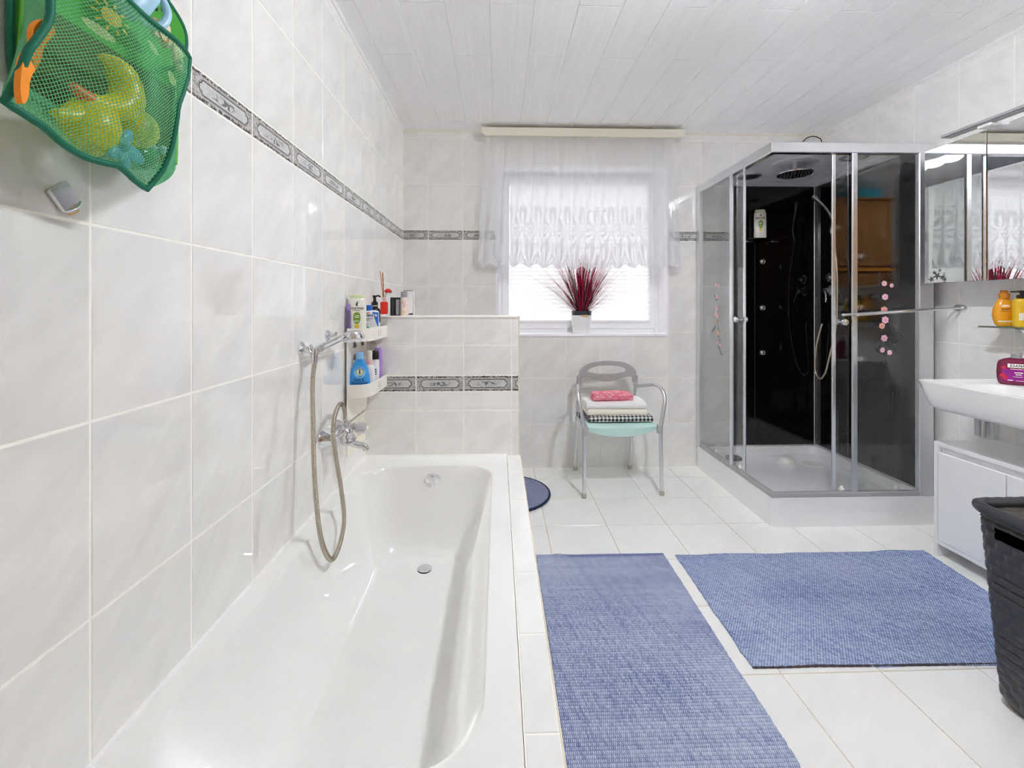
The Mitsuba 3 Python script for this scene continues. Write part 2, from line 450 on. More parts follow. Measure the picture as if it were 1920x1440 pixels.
structure('ceiling', bx(XL - WT, XR + WT, YF - 0.2, YB + WT, ZC + 0.004, ZC + 0.2), 'm_wall_paint')
for i in range(-1, 16):
    a0, a1 = max(-0.608 + i * 0.19, XL), min(-0.608 + (i + 1) * 0.19, XR)
    if a1 - a0 < 0.01:
        continue
    b = (2.30 if i % 2 == 0 else 1.90) - 3 * 1.22
    while b < YB:
        b0, b1 = max(b, YF), min(b + 1.22, YB)
        if b1 - b0 > 0.01:
            lay_tile('ceiling', (0, 0, ZC), (1, 0, 0), (0, -1, 0), a0, a1, -b1, -b0, 'm_plank', gap=0.0032, t=0.006, name='plank')
        b += 1.22
def cove(p0, p1, d):   # a slim white batten in the corner of wall and ceiling
    p0, p1, d = (np.asarray(x, float) for x in (p0, p1, d))
    prof = np.array([[0, 0], [0.013, 0], [0.013, -0.003], [0.004, -0.012], [0, -0.012]])
    r0 = [p0 + d * a + np.array([0, 0, b]) for a, b in prof]
    r1 = [p1 + d * a + np.array([0, 0, b]) for a, b in prof]
    return loft([r0, r1], True, True)
structure('trim_1', cove((XL, YF, ZC), (XL, YB, ZC), (1, 0, 0)), 'm_white')
structure('trim_2', cove((XL, YB, ZC), (XR, YB, ZC), (0, -1, 0)), 'm_cream')
structure('trim_3', cove((XR, YF, ZC), (XR, YB, ZC), (-1, 0, 0)), 'm_white')

# ---------------------------------------------------------------- the tiled half wall behind the tub
HX1, HY0, HY1, HZ = 0.112, 2.35, 2.50, 1.139
structure('wall_partition', bx(XL - 0.01, HX1 - 0.004, HY0 + G, HY1, 0, HZ - 0.010), 'm_grout')
HR = [0.404, 0.645, 0.743, 0.826, 0.985, HZ - 0.012]
HC = [XL, -0.430, -0.1810, 0.0695, HX1 - 0.006]
for r in range(5):
    bd = r == 2
    for c in range(4):
        if bd:
            span = (0, 1) if c in (1, 2) else ((-0.07, 1) if c == 0 else (0.0, 0.16))
            lay_tile('wall_partition', (0, HY0, 0), (1, 0, 0), (0, 0, 1), HC[c], HC[c + 1], HR[r], HR[r + 1], 'm_border', uvspan=span, name='border_tile')
        else:
            lay_tile('wall_partition', (0, HY0, 0), (1, 0, 0), (0, 0, 1), HC[c], HC[c + 1], HR[r], HR[r + 1], 'm_tile_half')
for r in range(3):
    lay_tile('wall_partition', (HX1 - 0.003, 0, 0), (0, 1, 0), (0, 0, 1), HY0 + 0.004, HY1 - 0.002, [0.0, 0.404, 0.743][r], [0.404, 0.743, HZ - 0.012][r], 'm_tile_half')
add('top_slab', rbox(XL + 0.001, HX1 + 0.002, HY0 - 0.006, HY1 + 0.004, HZ - 0.011, HZ, 0.003, 2), 'm_white_warm', 50, 'wall_partition')
add('edge_strip', rbox(HX1 - 0.006, HX1, HY0 - 0.003, HY0 + 0.008, 0.405, HZ - 0.012, 0.002), 'm_trim', False, 'wall_partition')

# ---------------------------------------------------------------- window
window = tag(key_of('window_1'), kind='structure')
FY = YB + 0.185
def ring_frame(x0, x1, z0, z1, w, y0, y1, wb=None):
    wb = wb or w
    return cat(rbox(x0, x0 + w, y0, y1, z0, z1, 0.004), rbox(x1 - w, x1, y0, y1, z0, z1, 0.004),
               rbox(x0 + w - 0.003, x1 - w + 0.003, y0, y1, z0, z0 + wb, 0.004), rbox(x0 + w - 0.003, x1 - w + 0.003, y0, y1, z1 - w, z1, 0.004))
SZ = WZ0 + 0.020     # top of the sill
add('frame', ring_frame(WX0, WX1, SZ, WZ1, 0.045, FY, FY + 0.07), 'm_pvc', False, window)
sash = add('sash', ring_frame(WX0 + 0.035, WX1 - 0.035, SZ + 0.03, WZ1 - 0.035, 0.056, FY - 0.018, FY + 0.05, 0.07), 'm_pvc', False, window)
add('pane', bx(WX0 + 0.085, WX1 - 0.085, FY + 0.025, FY + 0.0252, SZ + 0.09, WZ1 - 0.085), 'm_pane', False, window)
v = np.array([[WX0 + 0.085, FY + 0.025, SZ + 0.09], [WX1 - 0.085, FY + 0.025, SZ + 0.09], [WX1 - 0.085, FY + 0.025, WZ1 - 0.085], [WX0 + 0.085, FY + 0.025, WZ1 - 0.085]])
scene[window + '__pane'] = mikit.ply(trimesh.Trimesh(v, [[0, 1, 2], [0, 2, 3]], process=False), 'm_pane')
add('handle', cat(rbox(WX1 - 0.078, WX1 - 0.050, FY - 0.03, FY - 0.016, 1.50, 1.57, 0.004), rbox(WX1 - 0.072, WX1 - 0.056, FY - 0.055, FY - 0.04, 1.42, 1.55, 0.005), rbox(WX1 - 0.07, WX1 - 0.058, FY - 0.05, FY - 0.02, 1.53, 1.545, 0.003)), 'm_pvc', False, window)
add('hinge', cat(lathe([(0.006, 0), (0.006, 0.05)], 12, (WX1 - 0.030, FY - 0.02, SZ + 0.02)), lathe([(0.004, 0.05), (0.004, 0.06)], 12, (WX1 - 0.030, FY - 0.02, SZ + 0.02))), 'm_pvc', 40, window)
sill = structure('trim_4', rbox(WX0 + 0.001, WX1 - 0.001, YB - 0.008, FY + 0.01, WZ0, SZ, 0.004, 2), 'm_pvc', 50)

# pleated blind, backlit by the daylight outside
scene['m_blind'] = {'type': 'principledthin', 'base_color': rgb(lin(247, 247, 247)), 'roughness': 0.8, 'diff_trans': 1.1, 'spec_trans': 0.0}
blind = thing('pleated_blind', 'white pleated blind drawn down inside the window frame, glowing with daylight', 'blind')
bx0, bx1, bz0, bz1 = 0.088, 1.178, 1.078, 2.128
npl = 34
zs = np.linspace(bz0, bz1, 2 * npl + 1)
ys = FY - 0.026 + np.where(np.arange(2 * npl + 1) % 2 == 0, -0.006, 0.006)
r0 = np.c_[np.full(len(zs), bx0), ys, zs]
r1 = np.c_[np.full(len(zs), bx1), ys, zs]
add('pleats', loft([r0, r1], wrap=False), 'm_blind', False, blind)
add('head_rail', rbox(bx0 - 0.003, bx1 + 0.003, FY - 0.046, FY - 0.012, bz1, bz1 + 0.036, 0.004), 'm_pvc', False, blind)
add('bottom_rail', rbox(bx0 - 0.002, bx1 + 0.002, FY - 0.036, FY - 0.016, bz0 - 0.016, bz0, 0.003), 'm_pvc', False, blind)
for x in (0.30, 0.97):
    add('cord', tube([(x, FY - 0.036, bz0), (x, FY - 0.036, bz1)], 0.0007, 5), 'm_white', True, blind)

# ---------------------------------------------------------------- ceiling lamp (just above the picture's top edge)
lamp = thing('ceiling_lamp', 'white ceiling spot bar with three round opal lights in the middle of the ceiling', 'lamp')
add('base', rbox(LAMP[0] - 0.035, LAMP[0] + 0.035, LAMP[1] - 0.23, LAMP[1] + 0.23, ZC - 0.025, ZC, 0.006, 2), 'm_white', 50, lamp)
for dy in (-0.145, 0.0, 0.145):
    c = (LAMP[0], LAMP[1] + dy, ZC - 0.085)
    h = add('spot_head', lathe([(0.014, 0.062), (0.022, 0.054), (0.060, 0.034), (0.065, 0.0), (0.061, 0.002), (0.0, 0.004)], 40, c), 'm_white', 40, lamp)
    k = key_of(h + '__lens')
    scene[k] = {**mikit.ply(lathe([(0.0, -0.056), (0.024, -0.052), (0.042, -0.041), (0.054, -0.026), (0.060, -0.008), (0.060, 0.0015)], 40, c), 'm_white', 40), 'emitter': {'type': 'area', 'radiance': rgb([LAMP_POWER * q for q in (0.95, 1.0, 1.06)])}}
# ---------------------------------------------------------------- bathtub
tub = thing('bathtub', 'long white enamelled bathtub built in along the left tiled wall', 'bathtub')
TZ, TX0, TX1, TY0, TY1 = 0.408, XL + 0.003, 0.045, 0.62, HY0 - 0.001
N = 160
outer = resample(rrect(TX0, TX1, TY0, TY1, 0.004, 4), N)
rim = resample(rrect(-0.640, -0.026, 0.735, 2.215, 0.155, 24), N)
low = resample(rrect(-0.515, -0.150, 1.12, 2.035, 0.10, 24), N)
# start every ring at the same bearing, so that the rings do not twist
def aligned(loop, c):
    n = 720
    a = np.arctan2(loop[:, 1] - c[1], (loop[:, 0] - c[0]) * 2.2)
    i = int(np.argmin(np.abs(a)))
    return np.roll(loop, -i, 0)
outer, rim, low = aligned(outer, (-0.33, 1.485)), aligned(rim, (-0.333, 1.475)), aligned(low, (-0.333, 1.577))
prof = np.array([(0, 0.408), (0.012, 0.4075), (0.035, 0.404), (0.07, 0.394), (0.11, 0.376), (0.17, 0.345), (0.30, 0.275), (0.45, 0.20), (0.60, 0.130), (0.72, 0.090), (0.83, 0.067), (0.92, 0.056), (1.0, 0.051)])
tt = np.linspace(0, len(prof) - 1, 60)
from scipy.interpolate import PchipInterpolator
po, pz = PchipInterpolator(np.arange(len(prof)), prof[:, 0])(tt), PchipInterpolator(np.arange(len(prof)), prof[:, 1])(tt)
oc_ = np.array([(TX0 + TX1) / 2, (TY0 + TY1) / 2])
lip = oc_ + (outer - oc_) * (1 - np.array([0.0016 / (TX1 - TX0) * 2, 0.0016 / (TY1 - TY0) * 2]))
rings = [np.c_[outer, np.full(N, TZ - 0.03)], np.c_[outer, np.full(N, TZ - 0.0016)], np.c_[outer * 0.3 + lip * 0.7, np.full(N, TZ - 0.0004)], np.c_[lip, np.full(N, TZ)], np.c_[oc_ + (lip - oc_) * 0.996, np.full(N, TZ)]]
for s in np.linspace(0, 1, 6)[1:-1]:
    rings.append(np.c_[outer * (1 - s) + rim * s, np.full(N, TZ)])
for o, z in zip(po, pz):
    rings.append(np.c_[rim * (1 - o) + low * o, np.full(N, z)])
lc = low.mean(0)
for s, z in ((0.75, 0.0478), (0.5, 0.0463), (0.25, 0.0455)):
    rings.append(np.c_[lc + (low - lc) * s, np.full(N, z)])
add('basin', loft(rings, cap1=True), 'm_enamel', True, tub)
def bead(p0, p1, d):      # a rounded bead of sealant in the corner between tub and tiles
    p0, p1, d = (np.asarray(q, float) for q in (p0, p1, d))
    prof_ = [(0.0, -0.003), (0.007, -0.003), (0.0066, 0.0012), (0.0045, 0.0030), (0.0028, 0.0050), (0.0012, 0.0075), (0.0, 0.0080)]
    return loft([np.array([p + d * a_ + [0, 0, b_] for a_, b_ in prof_]) for p in (p0, p1)], True, True)
add('sealant', bead((XL - 0.0005, TY0, TZ), (XL - 0.0005, TY1, TZ), (1, 0, 0)), 'm_white', 60, tub)
add('sealant', bead((XL, HY0 + 0.0005, TZ), (TX1, HY0 + 0.0005, TZ), (0, -1, 0)), 'm_white', 60, tub)
dx, dy = -0.320, 1.955
dr_ = add('drain', lathe([(0.0, 0.0), (0.034, 0.0), (0.034, 0.002), (0.028, 0.0035)], 40, (dx, dy, 0.0455)), 'm_dark', 40, tub)
add('plug', lathe([(0.030, 0.004), (0.031, 0.007), (0.029, 0.009), (0.012, 0.0105), (0.0, 0.0105)], 40, (dx, dy, 0.0465)), 'm_chrome', 40, dr_)
# overflow rosette with its turning knob on the sloped foot end
orot = R((1, 0, 0), 90 + 25)
ov = add('overflow', lathe([(0.036, 0.0), (0.036, 0.004), (0.032, 0.010), (0.0, 0.013)], 40, (-0.318, 2.183, 0.352), orot), 'm_chrome', 40, tub)
add('knob', mv(rbox(-0.007, 0.007, -0.030, 0.030, 0.008, 0.024, 0.004, 2), (-0.318, 2.183, 0.352), orot), 'm_chrome', 50, ov)
# tiled surround: narrow tiles on the rim, larger ones on the outer side
sur = structure('tub_surround', cat(bx(0.046, 0.1145, TY0 - 0.02, HY0 - 0.001, 0.0, 0.4078), bx(XL + 0.002, 0.1135, TY0 - 0.02, TY0, 0.0, 0.36)), 'm_grout')
js = [0.60, 0.8194, 1.0691, 1.3146, 1.5609, 1.8099, 2.060, HY0 - 0.001]
for a, b in zip(js[:-1], js[1:]):
    lay_tile(sur, (0, 0, 0.409), (1, 0, 0), (0, 1, 0), 0.047, 0.1135, a, b, 'm_tile_ledge', gap=0.004)
    lay_tile(sur, (0.1155, 0, 0), (0, 1, 0), (0, 0, 1), a, b, 0.0, 0.20, 'm_tile_half')
    lay_tile(sur, (0.1155, 0, 0), (0, 1, 0), (0, 0, 1), a, b, 0.20, 0.404, 'm_tile_half')
add('edge_strip', rbox(0.1125, 0.1165, TY0 - 0.02, HY0 - 0.004, 0.400, 0.4095, 0.0015), 'm_trim', False, sur)
# ---------------------------------------------------------------- shower cabin
plastic('m_tray', (247, 247, 248), 0.18)
plastic('m_roof', (242, 242, 249), 0.28)
plastic('m_rubber', (40, 40, 42), 0.5)
scene['m_vcol'] = {'type': 'twosided', 'b': {'type': 'principled', 'base_color': {'type': 'mesh_attribute', 'name': 'vertex_color'}, 'roughness': 0.4, 'specular': 0.4}}
SX0, SX1, SY0, SY1 = 1.4679, 2.378, 2.3643, YB - 0.006
cab = thing('shower_cabin', 'corner shower cabin with grey glass doors, black inner walls and a white tray', 'shower cabin')
# tray: an upstand all round and a hollow floor
def tray_mesh():
    n = 96
    o = resample(rrect(SX0, SX1, SY0, SY1, 0.012, 6), n)
    def inn(d, r): return resample(rrect(SX0 + d, SX1 - d, SY0 + d, SY1 - d, r, 8), n)
    c = ((SX0 + SX1) / 2, (SY0 + SY1) / 2)
    def al(l):
        a = np.arctan2(l[:, 1] - c[1], l[:, 0] - c[0])
        return np.roll(l, -int(np.argmin(np.abs(a))), 0)
    o = al(o)
    rr = [(o, 0.0), (o, 0.152), (al(inn(0.003, 0.012)), 0.157), (al(inn(0.045, 0.02)), 0.157), (al(inn(0.050, 0.03)), 0.153), (al(inn(0.058, 0.05)), 0.115), (al(inn(0.075, 0.06)), 0.098), (al(inn(0.11, 0.06)), 0.093), (al(inn(0.25, 0.06)), 0.090)]
    return loft([np.c_[l, np.full(n, z)] for l, z in rr], cap1=True)
tray = add('tray', tray_mesh(), 'm_tray', 40, cab)
add('waste_cover', lathe([(0.048, 0), (0.048, 0.018), (0.040, 0.034), (0.022, 0.043), (0.0, 0.045)], 36, (2.02, 3.09, 0.092)), 'm_white_warm', 60, tray)
dp = add('drain_plate', lathe([(0.062, 0), (0.062, 0.003), (0.054, 0.005), (0.044, 0.004), (0.0, 0.004)], 40, (2.18, 3.05, 0.0915)), 'm_white_warm', 40, tray)
add('foot_rest', lathe([(0.055, 0), (0.055, 0.006), (0.05, 0.012), (0.0, 0.012)], 36, (1.69, 3.17, 0.094)), 'm_dark', 50, tray)
# aluminium frame
def bar(x0, x1, y0, y1, z0, z1, r=0.004): return rbox(x0, x1, y0, y1, z0, z1, r)
P = 0.030
add('bottom_rail', bar(SX0 + 0.001, SX0 + P, SY0, SY1 - 0.02, 0.157, 0.183), 'm_rail', False, cab)
add('bottom_rail', bar(SX0 + 0.001, SX1, SY0 + 0.001, SY0 + P, 0.157, 0.183), 'm_rail', False, cab)
add('top_rail', bar(SX0, SX0 + P + 0.01, SY0, SY1 - 0.02, 2.018, 2.075), 'm_alu_bright', False, cab)
add('top_rail', bar(SX0, SX1, SY0, SY0 + P + 0.01, 2.018, 2.075), 'm_alu_bright', False, cab)
add('post', bar(SX0, SX0 + P, SY1 - 0.055, SY1, 0.157, 2.075), 'm_alu', False, cab)
add('post', bar(2.285, SX1 - 0.010, SY0, SY0 + P, 0.157, 2.075), 'm_alu', False, cab)
add('post', bar(2.330, SX1, SY1 - 0.045, SY1 - 0.01, 0.157, 2.09, 0.003), 'm_alu', False, cab)
add('back_rail', bar(SX0 + P, SX1 - 0.02, SY1 - 0.04, SY1 - 0.005, 0.150, 0.168, 0.003), 'm_rail', False, cab)
add('back_rail', bar(SX1 - 0.03, SX1 - 0.008, SY0 + P, SY1 - 0.02, 0.150, 0.168, 0.003), 'm_rail', False, cab)
# glass
def sheet(p0, p1, z0, z1):
    v = np.array([[*p0, z0], [*p1, z0], [*p1, z1], [*p0, z1]])
    return trimesh.Trimesh(v, [[0, 1, 2], [0, 2, 3]], process=False)
GL = 'm_shower_glass'
XA, YA = SX0 + 0.010, SY0 + 0.010       # fixed panels
XD, YD = SX0 + 0.024, SY0 + 0.024       # sliding doors run behind them
left_fixed = add('fixed_panel', sheet((XA, 2.79), (XA, SY1 - 0.05), 0.183, 2.02), GL, False, cab)
front_fixed = add('fixed_panel', sheet((1.922, YA), (2.29, YA), 0.183, 2.02), GL, False, cab)
add('panel_profile', bar(XA - 0.006, XA + 0.006, 2.784, 2.815, 0.183, 2.02, 0.002), 'm_alu_bright', False, left_fixed)
add('panel_profile', bar(1.917, 1.945, YA - 0.006, YA + 0.006, 0.183, 2.02, 0.002), 'm_alu_bright', False, front_fixed)
d1 = add('sliding_door', sheet((XD, 2.668), (XD, 3.06), 0.187, 2.02), GL, False, cab)
d2 = add('sliding_door', sheet((1.822, YD), (2.20, YD), 0.187, 2.02), GL, False, cab)
add('door_profile', bar(XD - 0.005, XD + 0.005, 2.664, 2.682, 0.187, 2.02, 0.002), 'm_alu_bright', False, d1)
add('door_profile', bar(1.816, 1.836, YD - 0.005, YD + 0.005, 0.187, 2.02, 0.002), 'm_alu_bright', False, d2)
kp = [(0.0, 0.0), (0.009, 0.0), (0.009, 0.018), (0.017, 0.021), (0.019, 0.026), (0.019, 0.034), (0.016, 0.038), (0.0, 0.039)]
for d, pos, r in ((d1, (XD, 2.715, 1.107), R((0, 1, 0), -90)), (d1, (XD, 2.715, 1.107), R((0, 1, 0), 90)), (d2, (1.866, YD, 1.103), R((1, 0, 0), 90)), (d2, (1.866, YD, 1.103), R((1, 0, 0), -90))):
    add('knob', lathe(kp, 24, pos, r), 'm_chrome', 40, d)
for d, pts in ((d1, ((XD, 2.72), (XD, 3.02))), (d2, ((1.87, YD), (2.17, YD)))):
    for x, y in pts:
        add('roller', cat(rbox(x - 0.012, x + 0.012, y - 0.012, y + 0.012, 0.184, 0.200, 0.005, 2), lathe([(0.008, 0.198), (0.008, 0.206), (0.004, 0.212)], 12, (x, y, 0))), 'm_white_warm', 40, d)
back_glass = add('back_glass', sheet((SX0 + 0.03, SY1 - 0.03), (1.735, SY1 - 0.03), 0.165, 2.08), GL, False, cab)
PX = 2.356
bp = add('back_panel', rbox(1.733, PX + 0.01, SY1 - 0.040, SY1 - 0.028, 0.166, 2.078, 0.002), 'm_black_gloss', False, cab)
add('edge_profile', bar(1.726, 1.737, SY1 - 0.045, SY1 - 0.026, 0.166, 2.078, 0.002), 'm_dark', False, bp)
sp = add('side_panel', rbox(PX, PX + 0.012, SY0 + 0.035, SY1 - 0.03, 0.166, 2.078, 0.002), 'm_black_gloss', False, cab)
add('seam_profile', bar(1.885, 1.889, SY1 - 0.0415, SY1 - 0.039, 0.166, 1.66, 0.0008), 'm_dark', False, bp)
jp = [(0.0, 0.0), (0.021, 0.0), (0.021, 0.004), (0.018, 0.008), (0.014, 0.006), (0.009, 0.010), (0.0, 0.011)]
for z in (1.517, 1.176, 0.846):
    add('jet', lathe(jp, 28, (1.943, SY1 - 0.040, z), R((1, 0, 0), 90)), 'm_chrome', 40, bp)
for z in (1.513, 1.181, 0.846):
    add('jet', lathe([(r, h * 1.8) for r, h in jp], 28, (PX, 2.835, z), R((0, 1, 0), -90)), 'm_chrome', 40, sp)
# black shelf with chrome holders
shf = add('shelf', prism(Polygon(np.r_[rrect(1.79, 2.12, 0, 0.10, 0.03, 6)]), 0.008, (0, SY1 - 0.040 - 0.10, 1.668)), 'm_black_gloss', False, bp)
for x in (1.825, 2.015):
    add('holder', rbox(x - 0.028, x + 0.028, SY1 - 0.085, SY1 - 0.0405, 1.652, 1.668, 0.007, 2), 'm_chrome', 50, bp)
# hand shower, hose and mixer on the right inner wall
hold = (PX - 0.035, 3.045, 1.742)
mx = add('mixer', cat(lathe([(0.0, 0), (0.036, 0.0), (0.036, 0.006), (0.028, 0.012), (0.020, 0.028), (0.018, 0.05), (0.0, 0.052)], 32, (PX, 3.105, 1.298), R((0, 1, 0), -90)),
             tube([(PX - 0.045, 3.105, 1.298), (PX - 0.052, 3.085, 1.26), (PX - 0.060, 3.075, 1.215)], [0.008, 0.007, 0.006], 12)), 'm_chrome', 40, sp)
add('diverter', lathe([(0.0, 0), (0.034, 0.0), (0.034, 0.006), (0.022, 0.012), (0.018, 0.030), (0.0, 0.032)], 32, (PX, 3.105, 1.392), R((0, 1, 0), -90)), 'm_chrome', 40, sp)
hs = add('shower_holder', cat(lathe([(0.0, 0), (0.018, 0.0), (0.018, 0.01), (0.011, 0.02), (0.011, 0.04)], 20, (PX, 3.045, 1.735), R((0, 1, 0), -90)), tube([(PX - 0.035, 3.035, 1.775), (PX - 0.035, 3.055, 1.700)], 0.013, 16)), 'm_chrome', 40, sp)
hp = spline([(PX - 0.035, 3.055, 1.690), (PX - 0.040, 3.035, 1.775), (PX - 0.055, 3.07, 1.86), (PX - 0.075, 3.12, 1.93), (PX - 0.095, 3.155, 1.975)], 6)
add('hand_shower', tube(hp, np.interp(np.linspace(0, 1, len(hp)), [0, 0.2, 0.6, 0.85, 1], [0.009, 0.010, 0.011, 0.017, 0.020]), 16, flat=0.65), 'm_chrome', 40, sp)
scene['m_hose_pale'] = {'type': 'twosided', 'b': {'type': 'principled', 'base_color': rgb(lin(214, 200, 176)), 'roughness': 0.3, 'metallic': 0.6}}
hose = spline([(PX - 0.035, 3.055, 1.70), (PX - 0.035, 3.03, 1.62), (PX - 0.04, 3.00, 1.45), (PX - 0.045, 2.99, 1.25), (PX - 0.045, 3.00, 1.05), (PX - 0.05, 3.05, 0.85), (PX - 0.045, 3.10, 0.72), (PX - 0.04, 3.16, 0.665), (PX - 0.04, 3.21, 0.72), (PX - 0.04, 3.20, 0.88), (PX - 0.03, 3.17, 1.02), (PX - 0.02, 3.165, 1.06)], 10)
add('hose', tube(hose, 0.0065, 10), 'm_hose_pale', 40, sp)
# roof with the rain shower and the round lamp and fan covers
def roof_mesh():
    n = 80
    c = ((SX0 + SX1) / 2, (SY0 + SY1) / 2)
    def L(d, r, z):
        l = resample(rrect(SX0 + d, SX1 - d, SY0 + d, SY1 - d, r, 8), n)
        a = np.arctan2(l[:, 1] - c[1], l[:, 0] - c[0])
        return np.c_[np.roll(l, -int(np.argmin(np.abs(a))), 0), np.full(n, z)]
    return loft([L(0.25, 0.2, 2.122), L(0.04, 0.03, 2.082), L(0.012, 0.02, 2.074), L(0.036, 0.03, 2.068), L(0.06, 0.05, 2.078), L(0.11, 0.1, 2.100), L(0.2, 0.15, 2.106), L(0.3, 0.15, 2.106)], True, True)
rf = add('roof', roof_mesh(), 'm_roof', 40, cab)
RC = (1.905, 2.825)
add('recess_ring', lathe([(0.135, 0.002), (0.135, -0.004), (0.128, -0.006), (0.10, -0.002), (0.09, 0.004)], 48, (*RC, 2.106)), 'm_roof', 40, rf)
rs = add('rain_shower', cat(lathe([(0.016, 0.07), (0.016, 0.012), (0.05, 0.008), (0.100, 0.002), (0.104, -0.004), (0.102, -0.010), (0.096, -0.012), (0.0, -0.012)], 48, (*RC, 2.045))), 'm_chrome', 40, rf)
nz = [sphere((RC[0] + r * math.cos(a), RC[1] + r * math.sin(a), 2.032), 0.0042, 1) for r, k in ((0.02, 6), (0.04, 12), (0.06, 18), (0.08, 24)) for a in np.arange(k) * 2 * PI / k]
tag(add('nozzles', cat(*nz), 'm_dark', True, rs), kind='stuff')
fan = add('fan_cover', lathe([(0.078, 0.0), (0.078, -0.010), (0.070, -0.014), (0.062, -0.008), (0.0, -0.008)], 40, (1.760, 3.10, 2.106)), 'm_alu', 40, rf)
add('grille', lathe([(0.060, -0.009), (0.054, -0.013), (0.0, -0.013)], 40, (1.760, 3.10, 2.106)), 'm_rubber', 40, fan)
fan = add('lamp_cover', lathe([(0.080, 0.0), (0.080, -0.012), (0.070, -0.018), (0.058, -0.010), (0.0, -0.010)], 40, (2.165, 2.66, 2.106)), 'm_chrome', 40, rf)
add('diffuser', lathe([(0.056, -0.011), (0.05, -0.014), (0.0, -0.014)], 40, (2.165, 2.66, 2.106)), 'm_grey', 40, fan)
add('cable', tube(spline([(2.215, 3.20, 2.115), (2.235, 3.235, 2.36), (2.27, 3.245, 2.424), (2.32, 3.245, 2.443), (2.36, 3.245, 2.436), (2.388, 3.245, 2.41), (2.392, 3.245, 2.30)], 8), 0.0035, 8), 'm_black', True, rf)

# rose transfers on the glass
def rose(c, r, tint, u, v, nrm, seed):
    """A many-petalled rose sticker: three scalloped layers of petals, each a little darker, coloured per vertex."""
    g = random.Random(seed)
    V, F, C = [], [], []
    def layer(rad, lobes, depth, c_in, c_out, ph, h):
        k = lobes * 6
        base = len(V)
        V.append((0, 0, h)); C.append(c_in)
        for q in range(k):
            a = 2 * PI * q / k
            rr = rad * (1 - depth * (0.5 + 0.5 * math.cos(a * lobes)) ** 2 + 0.05 * (g.random() - 0.5))
            V.append((rr * math.cos(a + ph), rr * math.sin(a + ph), h)); C.append(c_out)
        for q in range(k):
            F.append((base, base + 1 + q, base + 1 + (q + 1) % k))
    p = np.array(tint)
    layer(r, 6, 0.22, lin(*(p * 0.95)), lin(*p), g.random(), 0.0006)
    layer(r * 0.68, 5, 0.2, lin(*(p * [0.98, 0.82, 0.86])), lin(*(p * [1.0, 0.94, 0.96])), g.random() + 1, 0.0010)
    layer(r * 0.38, 4, 0.2, lin(*(p * [0.92, 0.66, 0.72])), lin(*(p * [0.98, 0.82, 0.86])), g.random() + 2, 0.0014)
    V = np.array(V)
    W = np.asarray(c) + V[:, :1] * u + V[:, 1:2] * v + V[:, 2:] * nrm
    return trimesh.Trimesh(W, F, process=False), np.array(C)
def sprig(c, u, v, nrm, length, ang, seed):
    """A dark stem with small pointed leaves."""
    g = random.Random(seed)
    V, F = [], []
    def leaf(p, a, l, w):
        d, n_ = np.array([math.cos(a), math.sin(a)]), np.array([-math.sin(a), math.cos(a)])
        b = len(V)
        V.extend([p, p + d * l * 0.45 + n_ * w, p + d * l, p + d * l * 0.45 - n_ * w])
        F.extend([(b, b + 1, b + 2), (b, b + 2, b + 3)])
    p, a = np.zeros(2), ang
    for i in range(7):
        q = p + length / 7 * np.array([math.cos(a), math.sin(a)])
        leaf(p, a, length / 6, 0.0008)
        leaf(q, a + 0.8 + g.random() * 0.5, 0.012 * (1 - i * 0.08), 0.0032)
        leaf(q, a - 0.8 - g.random() * 0.5, 0.012 * (1 - i * 0.08), 0.0032)
        p, a = q, a + (g.random() - 0.5) * 0.9
    V = np.array(V)
    return trimesh.Trimesh(np.asarray(c) + V[:, :1] * u + V[:, 1:2] * v + nrm * 0.0004, F, process=False)
plastic('m_leaf_print', (44, 50, 52), 0.5)
pinks = [(246, 204, 216), (244, 198, 208), (248, 206, 222), (240, 176, 168), (244, 200, 218), (240, 188, 162), (248, 202, 220), (246, 204, 212), (248, 210, 226)]
ux, uz = np.array([1.0, 0, 0]), np.array([0, 0, 1.0])
ff = [(2.0956, 1.3121, .0157), (2.1365, 1.3015, .0122), (2.1002, 1.2391, .0183), (2.0956, 1.1683, .0205), (2.1011, 1.1143, .0205), (2.0829, 1.0821, .0175), (2.0956, 1.0148, .0192), (2.0857, 0.9507, .0148), (2.1261, 0.9373, .0148)]
for i, (x, z, r) in enumerate(ff):
    m, c = rose((x, YA - 0.0012, z), r, pinks[i], ux, uz, np.array([0, -1.0, 0]), 100 + i)
    add('rose_transfer', m, 'm_vcol', False, front_fixed, color=c)
for i, (x, z, a, l) in enumerate([(2.075, 1.30, 2.2, .07), (2.09, 1.22, 2.6, .06), (2.12, 1.10, 5.2, .13), (2.07, 1.09, 3.9, .10), (2.10, 1.00, 5.4, .10), (2.085, 1.00, 4.2, .08), (2.10, 0.94, 4.9, .09), (2.12, 1.08, 5.8, .10), (2.075, 1.25, 3.4, .05)]):
    add('leaf_transfer', sprig((x, YA - 0.0010, z), ux, uz, np.array([0, -1.0, 0]), l, a, 300 + i), 'm_leaf_print', False, front_fixed)
uy = np.array([0, -1.0, 0])
fl = [(2.9974, 1.3322, .014), (2.960, 1.3268, .011), (2.9901, 1.2517, .016), (2.9901, 1.1751, .017), (2.9974, 1.136, .018), (2.975, 1.120, .015), (2.9974, 1.0805, .015), (2.9756, 1.0086, .018), (2.9853, 0.9397, .013), (2.9424, 0.9259, .013)]
for i, (y, z, r) in enumerate(fl):
    m, c = rose((XA - 0.0012, y, z), r, pinks[(i * 2) % 9], uy, uz, np.array([-1.0, 0, 0]), 200 + i)
    add('rose_transfer', m, 'm_vcol', False, left_fixed, color=c)
